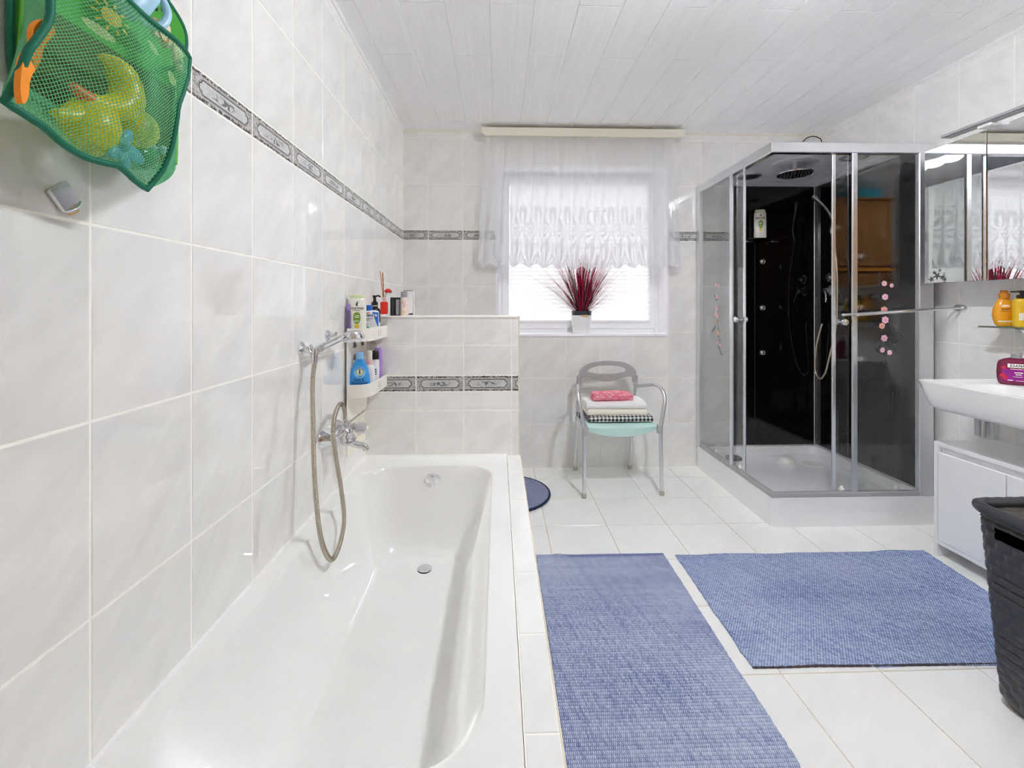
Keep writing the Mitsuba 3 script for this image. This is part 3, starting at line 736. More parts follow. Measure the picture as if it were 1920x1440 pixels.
for i, (y, z, a, l) in enumerate([(2.98, 1.22, 2.0, .06), (2.98, 1.11, 5.0, .12), (3.0, 1.06, 4.0, .09), (2.98, 1.0, 5.2, .09), (2.96, 0.93, 4.8, .08)]):
    add('leaf_transfer', sprig((XA - 0.0010, y, z), uy, uz, np.array([-1.0, 0, 0]), l, a, 330 + i), 'm_leaf_print', False, left_fixed)
# ---------------------------------------------------------------- mirror cabinet
mc = thing('mirror_cabinet', 'wide wall cabinet with frameless mirror doors reflecting the lace curtain', 'cabinet')
MX, MZ0, MZ1 = 2.25, 1.3085, 2.004
add('body', rbox(MX + 0.020, XR - 0.001, 1.102, 2.296, MZ0 + 0.004, MZ1 - 0.004, 0.002), 'm_alu', False, mc)
for a, b in ((2.0005, 2.300), (1.402, 1.9975), (1.100, 1.399)):
    d = add('mirror_door', rbox(MX, MX + 0.018, a, b, MZ0, MZ1, 0.0015), 'm_mirror', False, mc)
    if a > 1.9:
        # black blossom sticker in the lower far corner of the first door
        st = []
        for k, (y, z, s) in enumerate([(2.262, 1.330, .016), (2.232, 1.345, .020), (2.205, 1.335, .015), (2.247, 1.362, .012), (2.218, 1.372, .010), (2.19, 1.325, .009)]):
            for q in range(5):
                an = q * 2 * PI / 5 + k
                c = np.array([y + s * 0.5 * math.cos(an), z + s * 0.5 * math.sin(an)])
                e = affinity.rotate(affinity.scale(Point(*c).buffer(1, 8), s * 0.42, s * 0.20), math.degrees(an), origin=tuple(c))
                st.append(e)
        m = prism(unary_union([s_.difference(Point(s_.centroid).buffer(0.0015)) for s_ in st]), 0.0006)
        v = np.array(m.vertices)
        m = trimesh.Trimesh(np.c_[MX - 0.0001 - v[:, 2], v[:, 0], v[:, 1]], m.faces, process=False)
        add('flower_sticker', m, 'm_dark', False, d)
# light bar over the cabinet
lb = thing('light_bar', 'slim silver light bar mounted above the mirror cabinet', 'lamp')
add('bar', rbox(2.195, 2.245, 1.45, 2.161, 2.022, 2.036, 0.004, 2), 'm_alu_bright', 50, lb)
add('diffuser', rbox(2.201, 2.239, 1.46, 2.150, 2.018, 2.0225, 0.002), 'm_grey', False, lb)
for y in (1.972, 1.60):
    add('bracket', cat(rbox(2.205, 2.262, y - 0.030, y + 0.030, 2.0045, 2.018, 0.003), rbox(2.24, 2.32, y - 0.02, y + 0.02, 2.004, 2.010, 0.002)), 'm_white', False, lb)

# ---------------------------------------------------------------- glass shelf with bottles
scene['m_glass_green'] = {'type': 'dielectric', 'int_ior': 1.5, 'specular_transmittance': rgb((0.80, 0.93, 0.86))}
gs = thing('glass_shelf', 'clear green-edged glass shelf above the washbasin', 'shelf')
add('pane', rbox(2.27, XR - 0.002, 1.42, 2.056, 1.0905, 1.0975, 0.0015), 'm_glass_green', False, gs)
for y in (1.955, 1.52):
    add('clip', cat(lathe([(0.0, -0.002), (0.028, 0.0), (0.030, 0.006), (0.022, 0.020), (0.0, 0.021)], 28, (2.385, y, 1.0895), R((1, 0, 0), 180)), rbox(2.37, XR - 0.001, y - 0.02, y + 0.02, 1.072, 1.0895, 0.004)), 'm_chrome', 40, gs)

scene['m_amber'] = {'type': 'twosided', 'b': {'type': 'principled', 'base_color': rgb(lin(236, 160, 20)), 'roughness': 0.1, 'specular': 0.5, 'clearcoat': 0.6}}
scene['m_yellow_liquid'] = {'type': 'twosided', 'b': {'type': 'principled', 'base_color': rgb(lin(232, 186, 30)), 'roughness': 0.1, 'specular': 0.5, 'clearcoat': 0.6}}
plastic('m_amber_cap', (206, 128, 34), 0.25)
plastic('m_ink_dark', (30, 28, 30), 0.5)
plastic('m_ink_brown', (120, 66, 18), 0.5)
plastic('m_print_white', (240, 238, 234), 0.5)

def dense(prof):
    """More steps along a bottle's side, without overshoot."""
    q = np.array([(s[0], s[1], s[2] if len(s) > 2 else s[0]) for s in prof])
    z = np.unique(np.concatenate([q[:, 1], np.linspace(q[0, 1], q[-1, 1], 32)]))
    return np.c_[PchipInterpolator(q[:, 1], q[:, 0])(z), z, PchipInterpolator(q[:, 1], q[:, 2])(z)]
def oval_body(prof, a, b, n=56, p=2.3):
    """A bottle body: (scale across, height) pairs of a superellipse a x b."""
    t = np.arange(n) * 2 * PI / n
    ex = np.sign(np.cos(t)) * np.abs(np.cos(t)) ** (2 / p)
    ey = np.sign(np.sin(t)) * np.abs(np.sin(t)) ** (2 / p)
    rings = []
    for s in dense(prof):
        w, z = s[0], s[1]
        d = s[2] if len(s) > 2 else w
        rings.append(np.c_[a * w * ex, b * d * ey, np.full(n, z)])
    return loft(rings, True, True)
def face_print(poly_or_mesh, a, b, prof, p=2.3, lift=0.0004, tr=(0, 0)):
    """Bends a flat print (x, z as its xy) onto the -y face of such a body."""
    m = poly_or_mesh if hasattr(poly_or_mesh, 'faces') else prism(poly_or_mesh, 0.0003).subdivide_to_size(0.006)
    m = trimesh.Trimesh(np.array(m.vertices), m.faces, process=False)
    v = np.array(m.vertices)
    x, z = v[:, 0] + tr[0], v[:, 1] + tr[1]
    pr = dense(prof)
    o = np.argsort(pr[:, 1], kind='stable')
    aw, bw = a * np.interp(z, pr[o, 1], pr[o, 0]), b * np.interp(z, pr[o, 1], pr[o, 2])
    y = -bw * np.clip(1 - np.abs(np.clip(x / aw, -0.999, 0.999)) ** p, 0, 1) ** (1 / p)
    return trimesh.Trimesh(np.c_[x, y - lift - v[:, 2] * 1.0, z], m.faces[:, ::-1], process=False)
def letters(text, h, bold=True):
    m = meshkit.text_mesh(text, h, 0.0003, bold)
    v = np.array(m.vertices)
    v[:, 0] -= (v[:, 0].min() + v[:, 0].max()) / 2
    return trimesh.Trimesh(v, m.faces, process=False)
def bars(lines):
    """Rows of fine print too small to read: (middle, height above the base, length, thickness)."""
    return unary_union([sbox(x - l / 2, z - t / 2, x + l / 2, z + t / 2) for x, z, l, t in lines])
def pose(m, at, deg):
    return mv(m, at, R((0, 0, 1), deg))
def facing(at):
    """Angle about z that turns a -y face towards the room's middle near the eye."""
    return math.degrees(math.atan2(at[0] - EYE[0], -(at[1] - EYE[1]))) + 180

def facing_deg(at):
    return -math.degrees(math.atan2(at[0], at[1]))

# amber hair oil
at, dg = (2.335, 2.000, 1.0975), -35
bo = thing('hair_oil_bottle', 'amber drop-shaped pump bottle of hair oil on the glass shelf', 'bottle')
pf = [(0.55, 0.0), (0.72, 0.006), (0.92, 0.030), (1.0, 0.055), (0.95, 0.075), (0.78, 0.100), (0.56, 0.118), (0.42, 0.128)]
add('body', pose(oval_body(pf, 0.040, 0.026), at, dg), 'm_amber', 40, bo)
add('cap', pose(lathe([(0.0175, 0.126), (0.0185, 0.132), (0.0185, 0.150), (0.014, 0.153), (0.012, 0.166), (0.0, 0.167)], 28), at, dg), 'm_amber_cap', 40, bo)
lab = add('label', pose(face_print(sbox(-0.024, 0.020, 0.024, 0.025), 0.04, 0.026, pf), at, dg), 'm_print_white', False, bo)
add('label', pose(face_print(affinity.scale(Point(0, 0.094).buffer(1, 12), 0.014, 0.005), 0.04, 0.026, pf), at, dg), 'm_cream', False, bo)
add('print', pose(face_print(bars([(0, 0.0815, 0.034, 0.0026), (0, 0.0755, 0.028, 0.003), (0, 0.0685, 0.036, 0.0022)]), 0.04, 0.026, pf), at, dg), 'm_ink_brown', False, bo)
# yellow pump bottle
at, dg = (2.335, 1.928, 1.0975), -35
bo = thing('pump_bottle', 'yellow pump bottle with a black pump head on the glass shelf', 'bottle')
pf = [(0.92, 0.0), (1.0, 0.005), (1.0, 0.112), (0.9, 0.122), (0.5, 0.128)]
add('body', pose(oval_body(pf, 0.030, 0.026), at, dg), 'm_yellow_liquid', 40, bo)
add('pump', pose(cat(lathe([(0.017, 0.127), (0.018, 0.130), (0.018, 0.143), (0.008, 0.145), (0.008, 0.152), (0.013, 0.154), (0.013, 0.162), (0.0, 0.163)], 24), rbox(-0.038, 0.0, -0.006, 0.006, 0.154, 0.161, 0.002)), at, dg), 'm_black', 40, bo)
add('label', pose(face_print(sbox(-0.017, 0.03, 0.017, 0.062), 0.03, 0.026, pf), at, dg), 'm_cream', False, bo)
# another bottle at the edge of the picture
at, dg = (2.335, 1.850, 1.0975), -35
bo = thing('lotion_bottle', 'pale yellow bottle with a cream label at the near end of the glass shelf', 'bottle')
pf = [(0.92, 0.0), (1.0, 0.005), (1.0, 0.098), (0.8, 0.112), (0.45, 0.118)]
add('body', pose(oval_body(pf, 0.034, 0.024), at, dg), 'm_yellow_liquid', 40, bo)
add('cap', pose(lathe([(0.014, 0.117), (0.015, 0.119), (0.015, 0.140), (0.0, 0.142)], 24), at, dg), 'm_cream', 40, bo)
add('label', pose(face_print(sbox(-0.022, 0.02, 0.022, 0.085), 0.034, 0.024, pf), at, dg), 'm_cream', False, bo)

# ---------------------------------------------------------------- towel rail
tr_ = thing('towel_rail', 'chrome double-armed towel rail reaching out from the right tiled wall', 'towel rail')
by, bz = 2.262, 1.180
add('rosette', mv(lathe([(0.0, 0), (0.034, 0.0), (0.034, 0.006), (0.026, 0.014), (0.014, 0.020), (0.0, 0.021)], 32, sy=0.55), (XR, by, bz), R((0, 1, 0), -90) @ R((0, 0, 1), 90)), 'm_chrome', 40, tr_)
for dy, e in ((0.016, 1.80), (-0.018, 1.835)):
    p = spline([(XR - 0.012, by + dy * 0.5, bz), (XR - 0.06, by + dy, bz - 0.002), (2.1, by + dy * 1.3, bz - 0.017), (e, by + dy * 1.5, bz - 0.036)], 6)
    a = add('arm', cat(tube(p, 0.0065, 12), sphere(p[-1], 0.0085, 2)), 'm_chrome', 40, tr_)

# ---------------------------------------------------------------- washbasin
wb = thing('washbasin', 'white ceramic washbasin with a tapered front hung on the right wall', 'washbasin')
BX0, BY1, BY0, BZ = 1.956, 2.046, 1.02, 0.848
def basin_mesh():
    n = 120
    c = ((BX0 + XR) / 2, (BY0 + BY1) / 2)
    def L(x0, x1, y0, y1, r, z, lift=0.0):
        l = resample(rrect(x0, x1, y0, y1, r, 10), n)
        a = np.arctan2((l[:, 1] - c[1]) * 0.45, l[:, 0] - c[0])
        l = np.roll(l, -int(np.argmin(np.abs(a))), 0)
        return np.c_[l, np.full(n, z)]
    W = XR - 0.001
    R_ = [L(BX0 + 0.10, W, BY0 + 0.14, BY1 - 0.14, 0.08, 0.712), L(BX0 + 0.030, W, BY0 + 0.055, BY1 - 0.055, 0.045, 0.722), L(BX0 + 0.014, W, BY0 + 0.040, BY1 - 0.040, 0.035, 0.736),
          L(BX0 + 0.006, W, BY0 + 0.018, BY1 - 0.018, 0.028, 0.790), L(BX0, W, BY0, BY1, 0.024, BZ - 0.008), L(BX0 + 0.002, W, BY0 + 0.002, BY1 - 0.002, 0.024, BZ - 0.002), L(BX0 + 0.008, W, BY0 + 0.008, BY1 - 0.008, 0.022, BZ),
          L(BX0 + 0.026, 2.220, BY0 + 0.115, BY1 - 0.115, 0.05, BZ - 0.001), L(BX0 + 0.034, 2.212, BY0 + 0.123, BY1 - 0.123, 0.05, BZ - 0.008), L(BX0 + 0.055, 2.195, BY0 + 0.15, BY1 - 0.15, 0.06, BZ - 0.075),
          L(BX0 + 0.09, 2.165, BY0 + 0.20, BY1 - 0.20, 0.06, BZ - 0.100), L(BX0 + 0.11, 2.14, BY0 + 0.34, BY1 - 0.34, 0.05, BZ - 0.106)]
    return loft(R_, True, True)
add('bowl', basin_mesh(), 'm_ceramic', 35, wb)
add('siphon', cat(tube(spline([(2.13, 1.60, 0.715), (2.13, 1.60, 0.62), (2.14, 1.60, 0.60), (2.20, 1.60, 0.595), (2.40, 1.60, 0.60)], 6), 0.016, 16)), 'm_chrome', 40, wb)
va = thing('angle_valve_pipe', 'chrome supply pipe in front of the tiles under the washbasin', 'pipe')
add('pipe', tube([(2.375, 2.125, 0.546), (2.375, 2.125, 0.715)], 0.010, 16), 'm_chrome', 40, va)
add('cover', cat(rbox(2.372, XR - 0.001, 2.142, 2.168, 0.546, 0.720, 0.003), rbox(2.385, XR - 0.001, 2.085, 2.105, 0.546, 0.715, 0.003)), 'm_alu_bright', False, va)

scene['m_berry'] = {'type': 'twosided', 'b': {'type': 'principled', 'base_color': rgb(lin(112, 14, 58)), 'roughness': 0.08, 'specular': 0.5, 'clearcoat': 0.5}}
plastic('m_purple_label', (140, 26, 128), 0.35)
plastic('m_berry_red', (206, 30, 62), 0.35)
at, dg = (2.262, 1.890, BZ), -42
bo = thing('soap_bottle', 'squat berry-purple soap bottle with a white label on the washbasin', 'bottle')
pf = [(0.80, 0.0), (0.90, 0.004), (0.97, 0.020), (1.0, 0.055), (0.97, 0.085), (0.88, 0.102), (0.55, 0.113), (0.30, 0.117)]
add('body', pose(oval_body(pf, 0.060, 0.030, p=2.6), at, dg), 'm_berry', 40, bo)
add('neck', pose(lathe([(0.0175, 0.115), (0.0175, 0.118), (0.016, 0.119), (0.016, 0.123), (0.0175, 0.124), (0.0175, 0.127), (0.016, 0.128), (0.016, 0.136), (0.0, 0.137)], 28), at, dg), 'm_grey', 40, bo)
lab = add('label', pose(face_print(Polygon(rrect(-0.046, 0.046, 0.016, 0.070, 0.012, 6)), 0.06, 0.03, pf, 2.6, 0.0003), at, dg), 'm_purple_label', False, bo)
add('name_plate', pose(face_print(sbox(-0.030, 0.075, 0.030, 0.092), 0.06, 0.03, pf, 2.6, 0.0005), at, dg), 'm_print_white', False, bo)
add('lettering', pose(face_print(letters('ISANA', 0.0105), 0.06, 0.03, pf, 2.6, 0.0010, (0, 0.0785)), at, dg), 'm_ink_dark', False, bo)
add('print', pose(face_print(bars([(0, 0.0690, 0.046, 0.0022), (0.002, 0.0540, 0.026, 0.0040), (0.002, 0.0450, 0.018, 0.0034), (0, 0.0360, 0.028, 0.0018), (-0.022, 0.0200, 0.016, 0.0040), (0.012, 0.0190, 0.034, 0.0016)]), 0.06, 0.03, pf, 2.6, 0.0012), at, dg), 'm_print_white', False, bo)
for i, (x, z, r) in enumerate([(-0.041, 0.074, 0.007), (-0.044, 0.040, 0.008), (-0.036, 0.029, 0.007), (0.040, 0.028, 0.009), (0.043, 0.055, 0.007)]):
    add('berry', pose(face_print(Point(x, z).buffer(r, 6), 0.06, 0.03, pf, 2.6, 0.0008), at, dg), 'm_berry_red', False, bo)

# ---------------------------------------------------------------- vanity unit
vu = thing('vanity_unit', 'low white vanity cabinet under the washbasin with grip groove and plain doors', 'cabinet')
VX, VY1, VY0, VZ = 2.0878, 2.0878, 1.10, 0.5448
add('side_panel', rbox(VX, XR - 0.002, 2.0714, VY1, 0.0, VZ, 0.001), 'm_white', False, vu)
add('side_panel', rbox(VX, XR - 0.002, VY0, VY0 + 0.017, 0.0, VZ, 0.001), 'm_white', False, vu)
add('top_panel', rbox(VX, XR - 0.002, VY0 + 0.017, 2.0714, VZ - 0.019, VZ, 0.001), 'm_white', False, vu)
add('bottom_panel', rbox(VX, XR - 0.002, VY0 + 0.017, 2.0714, 0.061, 0.078, 0.001), 'm_white', False, vu)
add('grip_groove', rbox(VX + 0.022, VX + 0.040, VY0 + 0.017, 2.0714, 0.40, VZ - 0.019, 0.001), 'm_white', False, vu)
add('door', rbox(VX + 0.001, VX + 0.019, 1.7840, 2.0690, 0.080, 0.495, 0.0012), 'm_white', False, vu)
add('door', rbox(VX + 0.001, VX + 0.019, 1.4520, 1.7790, 0.080, 0.495, 0.0012), 'm_white', False, vu)
add('door', rbox(VX + 0.001, VX + 0.019, VY0 + 0.019, 1.4490, 0.080, 0.495, 0.0012), 'm_white', False, vu)

# ---------------------------------------------------------------- laundry hamper
plastic('m_rattan', (50, 50, 54), 0.30, 0.5)
plastic('m_rattan_lid', (66, 62, 58), 0.42, 0.5)
hm = thing('laundry_hamper', 'dark grey woven-look plastic laundry hamper with a rimmed lid and hand slot', 'hamper')
def weave(s, z, pw=0.046, ph=0.026):
    """Relief of a basket weave: strips of the weft bulge over every second stake."""
    row = np.floor(z / ph)
    fz = z / ph - row
    fs = s / pw + 0.5 * (row % 2)
    a = fs - np.floor(fs)
    bulge = np.clip(1.5 * np.sin(PI * np.clip(fz, 0, 1)), 0, 1) ** 0.6
    over = np.clip(1.5 * np.sin(PI * a) - 0.12, 0, 1) ** 0.7
    return 0.0045 * bulge * (0.15 + 0.85 * over) - 0.0020 * (np.abs(fz - 0.5) > 0.46)
hx0, hx1, hy0, hy1 = 1.474, 1.845, 0.865, 1.345
def hamper_mesh():
    nz, n = 150, 560
    zz = np.linspace(0.0, 0.565, nz)
    rings = []
    for z in zz:
        t = z / 0.565
        ins = 0.032 * (1 - t) + 0.012 * max(0, (0.03 - z) / 0.03) ** 2
        l = resample(rrect(hx0 + ins, hx1 - ins, hy0 + ins, hy1 - ins, 0.035, 16), n)
        c = l.mean(0)
        s = np.concatenate([[0], np.cumsum(np.linalg.norm(np.diff(l, axis=0), axis=1))])
        tn = np.roll(l, -1, 0) - np.roll(l, 1, 0)
        nn = np.c_[tn[:, 1], -tn[:, 0]] / np.linalg.norm(tn, axis=1, keepdims=True)
        d = weave(s * 1.6 / (s[-1] + (s[1])), z) if 0.03 < z < 0.55 else np.zeros(n)
        rings.append(np.c_[l + nn * np.asarray(d)[:, None], np.full(n, z)])
    m = loft(rings, True, False)
    cen = m.triangles_center
    nq = (nz - 1) * n
    half = (cen[:nq] + cen[nq:2 * nq]) / 2      # both triangles of a quad go together
    cen = np.vstack([half, half, cen[2 * nq:]])
    slot = (cen[:, 0] < 1.56) & (cen[:, 1] > 1.03) & (cen[:, 1] < 1.288) & (cen[:, 2] > 0.500) & (cen[:, 2] < 0.533)
    return trimesh.Trimesh(m.vertices, m.faces[~slot], process=False)
add('basket', hamper_mesh(), 'm_rattan', 40, hm)
lp = resample(rrect(hx0 - 0.006, hx1 + 0.006, hy0 - 0.006, hy1 + 0.006, 0.045, 16), 220)
w = 0.0012 * np.maximum(0, np.sin(np.arange(220) / 220 * 2 * PI * 44))
rim_ = add('rim', tube(np.c_[lp, np.full(220, 0.579)], 0.0155 + w, 14, closed=True), 'm_rattan', 50, hm)
gx, gy = np.meshgrid(np.linspace(hx0, hx1, 110), np.linspace(hy0, hy1, 140), indexing='ij')
gz = 0.567 + weave(gx, gy - hy0, 0.07, 0.019)
q = np.arange(110 * 140).reshape(110, 140)
f = np.stack([q[:-1, :-1], q[1:, :-1], q[1:, 1:], q[:-1, 1:]], -1).reshape(-1, 4)
add('lid', (np.c_[gx.ravel(), gy.ravel(), gz.ravel()], f), 'm_rattan_lid', True, hm)
# ---------------------------------------------------------------- rugs
def rug_print(warp, weft, base, pale, shift):
    """Cotton weave: pale warp threads showing between blue weft ribs; every thread has its own tone."""
    def fn(p, n, uv):
        row = dr.floor(p.y / weft)
        x = p.x / warp + shift * row
        col = dr.floor(x)
        fx, fy = x - col, p.y / weft - row
        tone = cell_rand(col, row, 3)
        rowt = cell_rand(row, 5, 1)
        colt = cell_rand(col, 9, 2)
        t = 0.30 + 0.22 * (tone - 0.5) + 0.10 * (rowt - 0.5) + 0.20 * (colt - 0.5) + 0.25 * (fbm(p.x * 4, p.y * 5, 2.0, octaves=2) - 0.5)
        dash = (1 - smoothstep(0.10, 0.26, dr.abs(fx - 0.5))) * (1 - smoothstep(0.28, 0.46, dr.abs(fy - 0.5)))
        t += dash * (0.45 + 0.45 * tone)
        return mix(base, pale, dr.clip(t, 0, 1))
    return fn
scene['m_rug_runner'] = {'type': 'principled', 'base_color': proc(rug_print(0.0056, 0.0112, lin(74, 94, 146), lin(206, 212, 228), 0.5)), 'roughness': 0.95, 'specular': 0.1}
scene['m_rug_square'] = {'type': 'principled', 'base_color': proc(rug_print(0.0100, 0.0072, lin(66, 90, 148), lin(196, 206, 228), 0.5)), 'roughness': 0.95, 'specular': 0.1}
def rug_mesh(c, pitch, amp, nu, nv, seed, pick=0.0, edge=0.004):
    """A woven rug over four corners (near left, near right, far right, far left): ribs across, a wavy rim, a thin edge."""
    c = np.array(c, float)
    u, v = np.meshgrid(np.linspace(0, 1, nu), np.linspace(0, 1, nv), indexing='ij')
    P = (c[0] * ((1 - u) * (1 - v))[..., None] + c[1] * (u * (1 - v))[..., None] + c[2] * (u * v)[..., None] + c[3] * ((1 - u) * v)[..., None])
    L = np.linalg.norm(c[3] - c[0])
    W = np.linalg.norm(c[1] - c[0])
    side = np.clip(1 - np.minimum(u, 1 - u) * 30, 0, 1)
    wob = meshkit.noise(np.stack([v * L * 14, u * 0 + seed, u * 0], -1)) - 0.5 + 0.5 * (meshkit.noise(np.stack([v * L * 60, u * 0 + seed, u * 0], -1)) - 0.5)
    P[..., 0] += wob * 0.006 * side * np.where(u > 0.5, 1, -1)
    endw = np.clip(1 - np.minimum(v, 1 - v) * 30, 0, 1)
    P[..., 1] += (meshkit.noise(np.stack([u * W * 9, v * 0 + seed + 5, v * 0], -1)) - 0.5) * 0.012 * endw
    y = v * L
    bend = 0.25 * (meshkit.fbm(np.stack([u * W * 5, y * 5, u * 0 + seed], -1), 2) - 0.5)
    ph = P[..., 1] / pitch
    rib = np.abs(np.sin(PI * ph)) ** 0.45
    if pick:
        k = np.floor(ph)
        st = np.sin(PI * (P[..., 0] / pick + 0.5 * k)) ** 2
        rib = rib * (0.55 + 0.45 * st)
    z = 0.0045 + amp * rib + 0.004 * (meshkit.fbm(np.stack([u * W * 4, y * 4, u * 0 + seed + 9], -1), 2) - 0.4)
    V = np.stack([P[..., 0], P[..., 1], np.maximum(z, 0.003)], -1)
    top = V.reshape(-1, 3)
    i = np.arange(nu * nv).reshape(nu, nv)
    f = np.stack([i[:-1, :-1], i[1:, :-1], i[1:, 1:], i[:-1, 1:]], -1).reshape(-1, 4)
    # rim down to the floor
    loop = np.concatenate([i[:, 0], i[-1, 1:], i[-2::-1, -1], i[0, -2:0:-1]])
    b = top[loop] * [1, 1, 0] + [0, 0, 0.0003]
    n0 = len(top)
    k = np.arange(len(loop))
    k2 = (k + 1) % len(loop)
    rimf = np.stack([loop[k], n0 + k, n0 + k2, loop[k2]], -1)
    return np.vstack([top, b]), np.vstack([f, rimf])
rg = thing('rug', 'long blue ribbed cotton runner lying beside the bathtub', 'rug')
ru = add('weave', rug_mesh([(0.176, 0.62), (0.772, 0.62), (0.789, 2.113), (0.1785, 2.127)], 0.0112, 0.0032, 90, 1100, 3), 'm_rug_runner', True, rg)
plastic('m_rug_hem', (112, 124, 164), 0.95, 0.1)
add('hem', rbox(0.180, 0.788, 2.100, 2.124, 0.0005, 0.0082, 0.002), 'm_rug_hem', False, rg)
rg = thing('rug', 'wide blue woven rug lying between the shower cabin and the laundry hamper', 'rug')
add('weave', rug_mesh([(0.833, 1.449), (1.990, 1.437), (2.066, 2.118), (0.842, 2.111)], 0.0072, 0.0016, 300, 420, 11, pick=0.010), 'm_rug_square', True, rg)
plastic('m_rug_edge', (78, 72, 78), 0.95, 0.1)
xe = np.linspace(0.836, 1.988, 120)
add('edge_cord', tube(np.c_[xe, 1.4490 - 0.0104 * (xe - 0.833) + 0.004 * (meshkit.noise(np.c_[(xe - 0.833) * 9, np.full(120, 16.0), np.zeros(120)]) - 0.5), np.full(120, 0.0036)], 0.0030 + 0.0007 * np.sin(np.arange(120) * 2.1), 6), 'm_rug_edge', True, rg)

mt = thing('bath_mat', 'round blue-grey bath mat with a navy edge behind the tiled half wall', 'mat')
scene['m_mat'] = {'type': 'principled', 'base_color': proc(rug_print(0.009, 0.006, lin(78, 86, 122), lin(170, 174, 198), 0.3)), 'roughness': 0.95, 'specular': 0.1}
plastic('m_navy', (32, 42, 70), 0.8, 0.2)
MC, MR = (0.045, 2.835), 0.283
g = np.linspace(0, 1, 40)
rings = []
a = np.arange(160) * 2 * PI / 160
for r in np.linspace(0.02, MR - 0.008, 60):
    x, y = MC[0] + r * np.cos(a), MC[1] + r * np.sin(a)
    rings.append(np.c_[x, y, 0.011 + 0.002 * np.abs(np.sin(PI * (x * 0.4 + y) / 0.012))])
m = loft(rings[::-1], cap1=True)
add('pile', m, 'm_mat', True, mt)
add('binding', tube(np.c_[MC[0] + (MR - 0.006) * np.cos(a), MC[1] + (MR - 0.006) * np.sin(a), np.full(160, 0.0078)], 0.0075, 8, closed=True), 'm_navy', True, mt)

# ---------------------------------------------------------------- chair with towels
ch = thing('chair', 'grey shower chair with aluminium arms and a mint seat against the far wall', 'chair')
plastic('m_chair_grey', (172, 170, 170), 0.4)
plastic('m_mint', (200, 234, 228), 0.32)
plastic('m_foot', (176, 172, 164), 0.5)
metal('m_chair_alu', (232, 233, 235), 0.38)
CH = mat4((0.7785, 2.775, 0.0), R((0, 0, 1), 2.6))    # front middle of the chair
def cw(p):
    p = np.atleast_2d(np.asarray(p, float))
    return p @ CH[:3, :3].T + CH[:3, 3]
def chm(m):
    return trimesh.Trimesh(cw(m.vertices), m.faces, process=False)
for s in (-1, 1):
    # front leg, arm and its bend are one bent tube, ending in the back post
    p = [(s * 0.248, 0.0, 0.018), (s * 0.246, 0.004, 0.20), (s * 0.246, 0.012, 0.40), (s * 0.262, 0.012, 0.52), (s * 0.276, 0.022, 0.60), (s * 0.272, 0.060, 0.655), (s * 0.255, 0.13, 0.672), (s * 0.232, 0.21, 0.655), (s * 0.206, 0.305, 0.632), (s * 0.200, 0.345, 0.628)]
    add('front_leg', tube(cw(spline(p, 8)), 0.0115, 16), 'm_chair_alu', 40, ch)
    p = [(s * 0.201, 0.462, 0.018), (s * 0.202, 0.43, 0.25), (s * 0.203, 0.40, 0.43), (s * 0.204, 0.352, 0.62), (s * 0.204, 0.343, 0.69)]
    add('back_leg', tube(cw(spline(p, 8)), 0.0115, 16), 'm_chair_alu', 40, ch)
    for x, y in ((0.248, 0.0), (0.201, 0.463)):
        add('foot', lathe([(0.013, 0.0), (0.0155, 0.003), (0.0165, 0.016), (0.014, 0.026), (0.0118, 0.030)], 20, cw((s * x, y, 0))[0]), 'm_foot', 40, ch)
    add('seat_rail', tube(cw([(s * 0.232, 0.012, 0.412), (s * 0.205, 0.40, 0.405)]), 0.009, 12), 'm_chair_alu', 40, ch)
    add('joint', chm(rbox(s * 0.238 - 0.014, s * 0.238 + 0.014, -0.002, 0.03, 0.385, 0.44, 0.005, 2)), 'm_chair_grey', 50, ch)
def seat_mesh():
    nu, nv = 40, 24
    u, v = np.meshgrid(np.linspace(-1, 1, nu), np.linspace(0, 1, nv), indexing='ij')
    hw = 0.222 - 0.03 * v
    x, y = u * hw, -0.012 + v * 0.40
    y = y + 0.02 * (u ** 2) * (1 - v) ** 2
    z = 0.442 - 0.004 * (1 - u ** 2) + 0.004 * v - 0.010 * np.clip(1 - v * 8, 0, 1) ** 2
    top = np.stack([x, y, z], -1)
    zb = z - 0.020 - 0.030 * np.clip(1 - v * 6, 0, 1) * (1 - 0.75 * np.abs(u) ** 2) - 0.006 * (1 - u ** 2)
    bot = np.stack([x * 0.985, y + 0.004 + 0.010 * np.clip(1 - v * 6, 0, 1), zb], -1)
    i = np.arange(nu * nv).reshape(nu, nv)
    f = np.stack([i[:-1, :-1], i[1:, :-1], i[1:, 1:], i[:-1, 1:]], -1).reshape(-1, 4)
    n0 = nu * nv
    loop = np.concatenate([i[:, 0], i[-1, 1:], i[-2::-1, -1], i[0, -2:0:-1]])
    k2 = np.roll(loop, -1)
    return np.vstack([top.reshape(-1, 3), bot.reshape(-1, 3)]), np.vstack([f, (f + n0)[:, ::-1], np.stack([loop, loop + n0, k2 + n0, k2], -1)])
sv, sf = seat_mesh()
add('seat', (cw(sv), sf), 'm_mint', 50, ch)
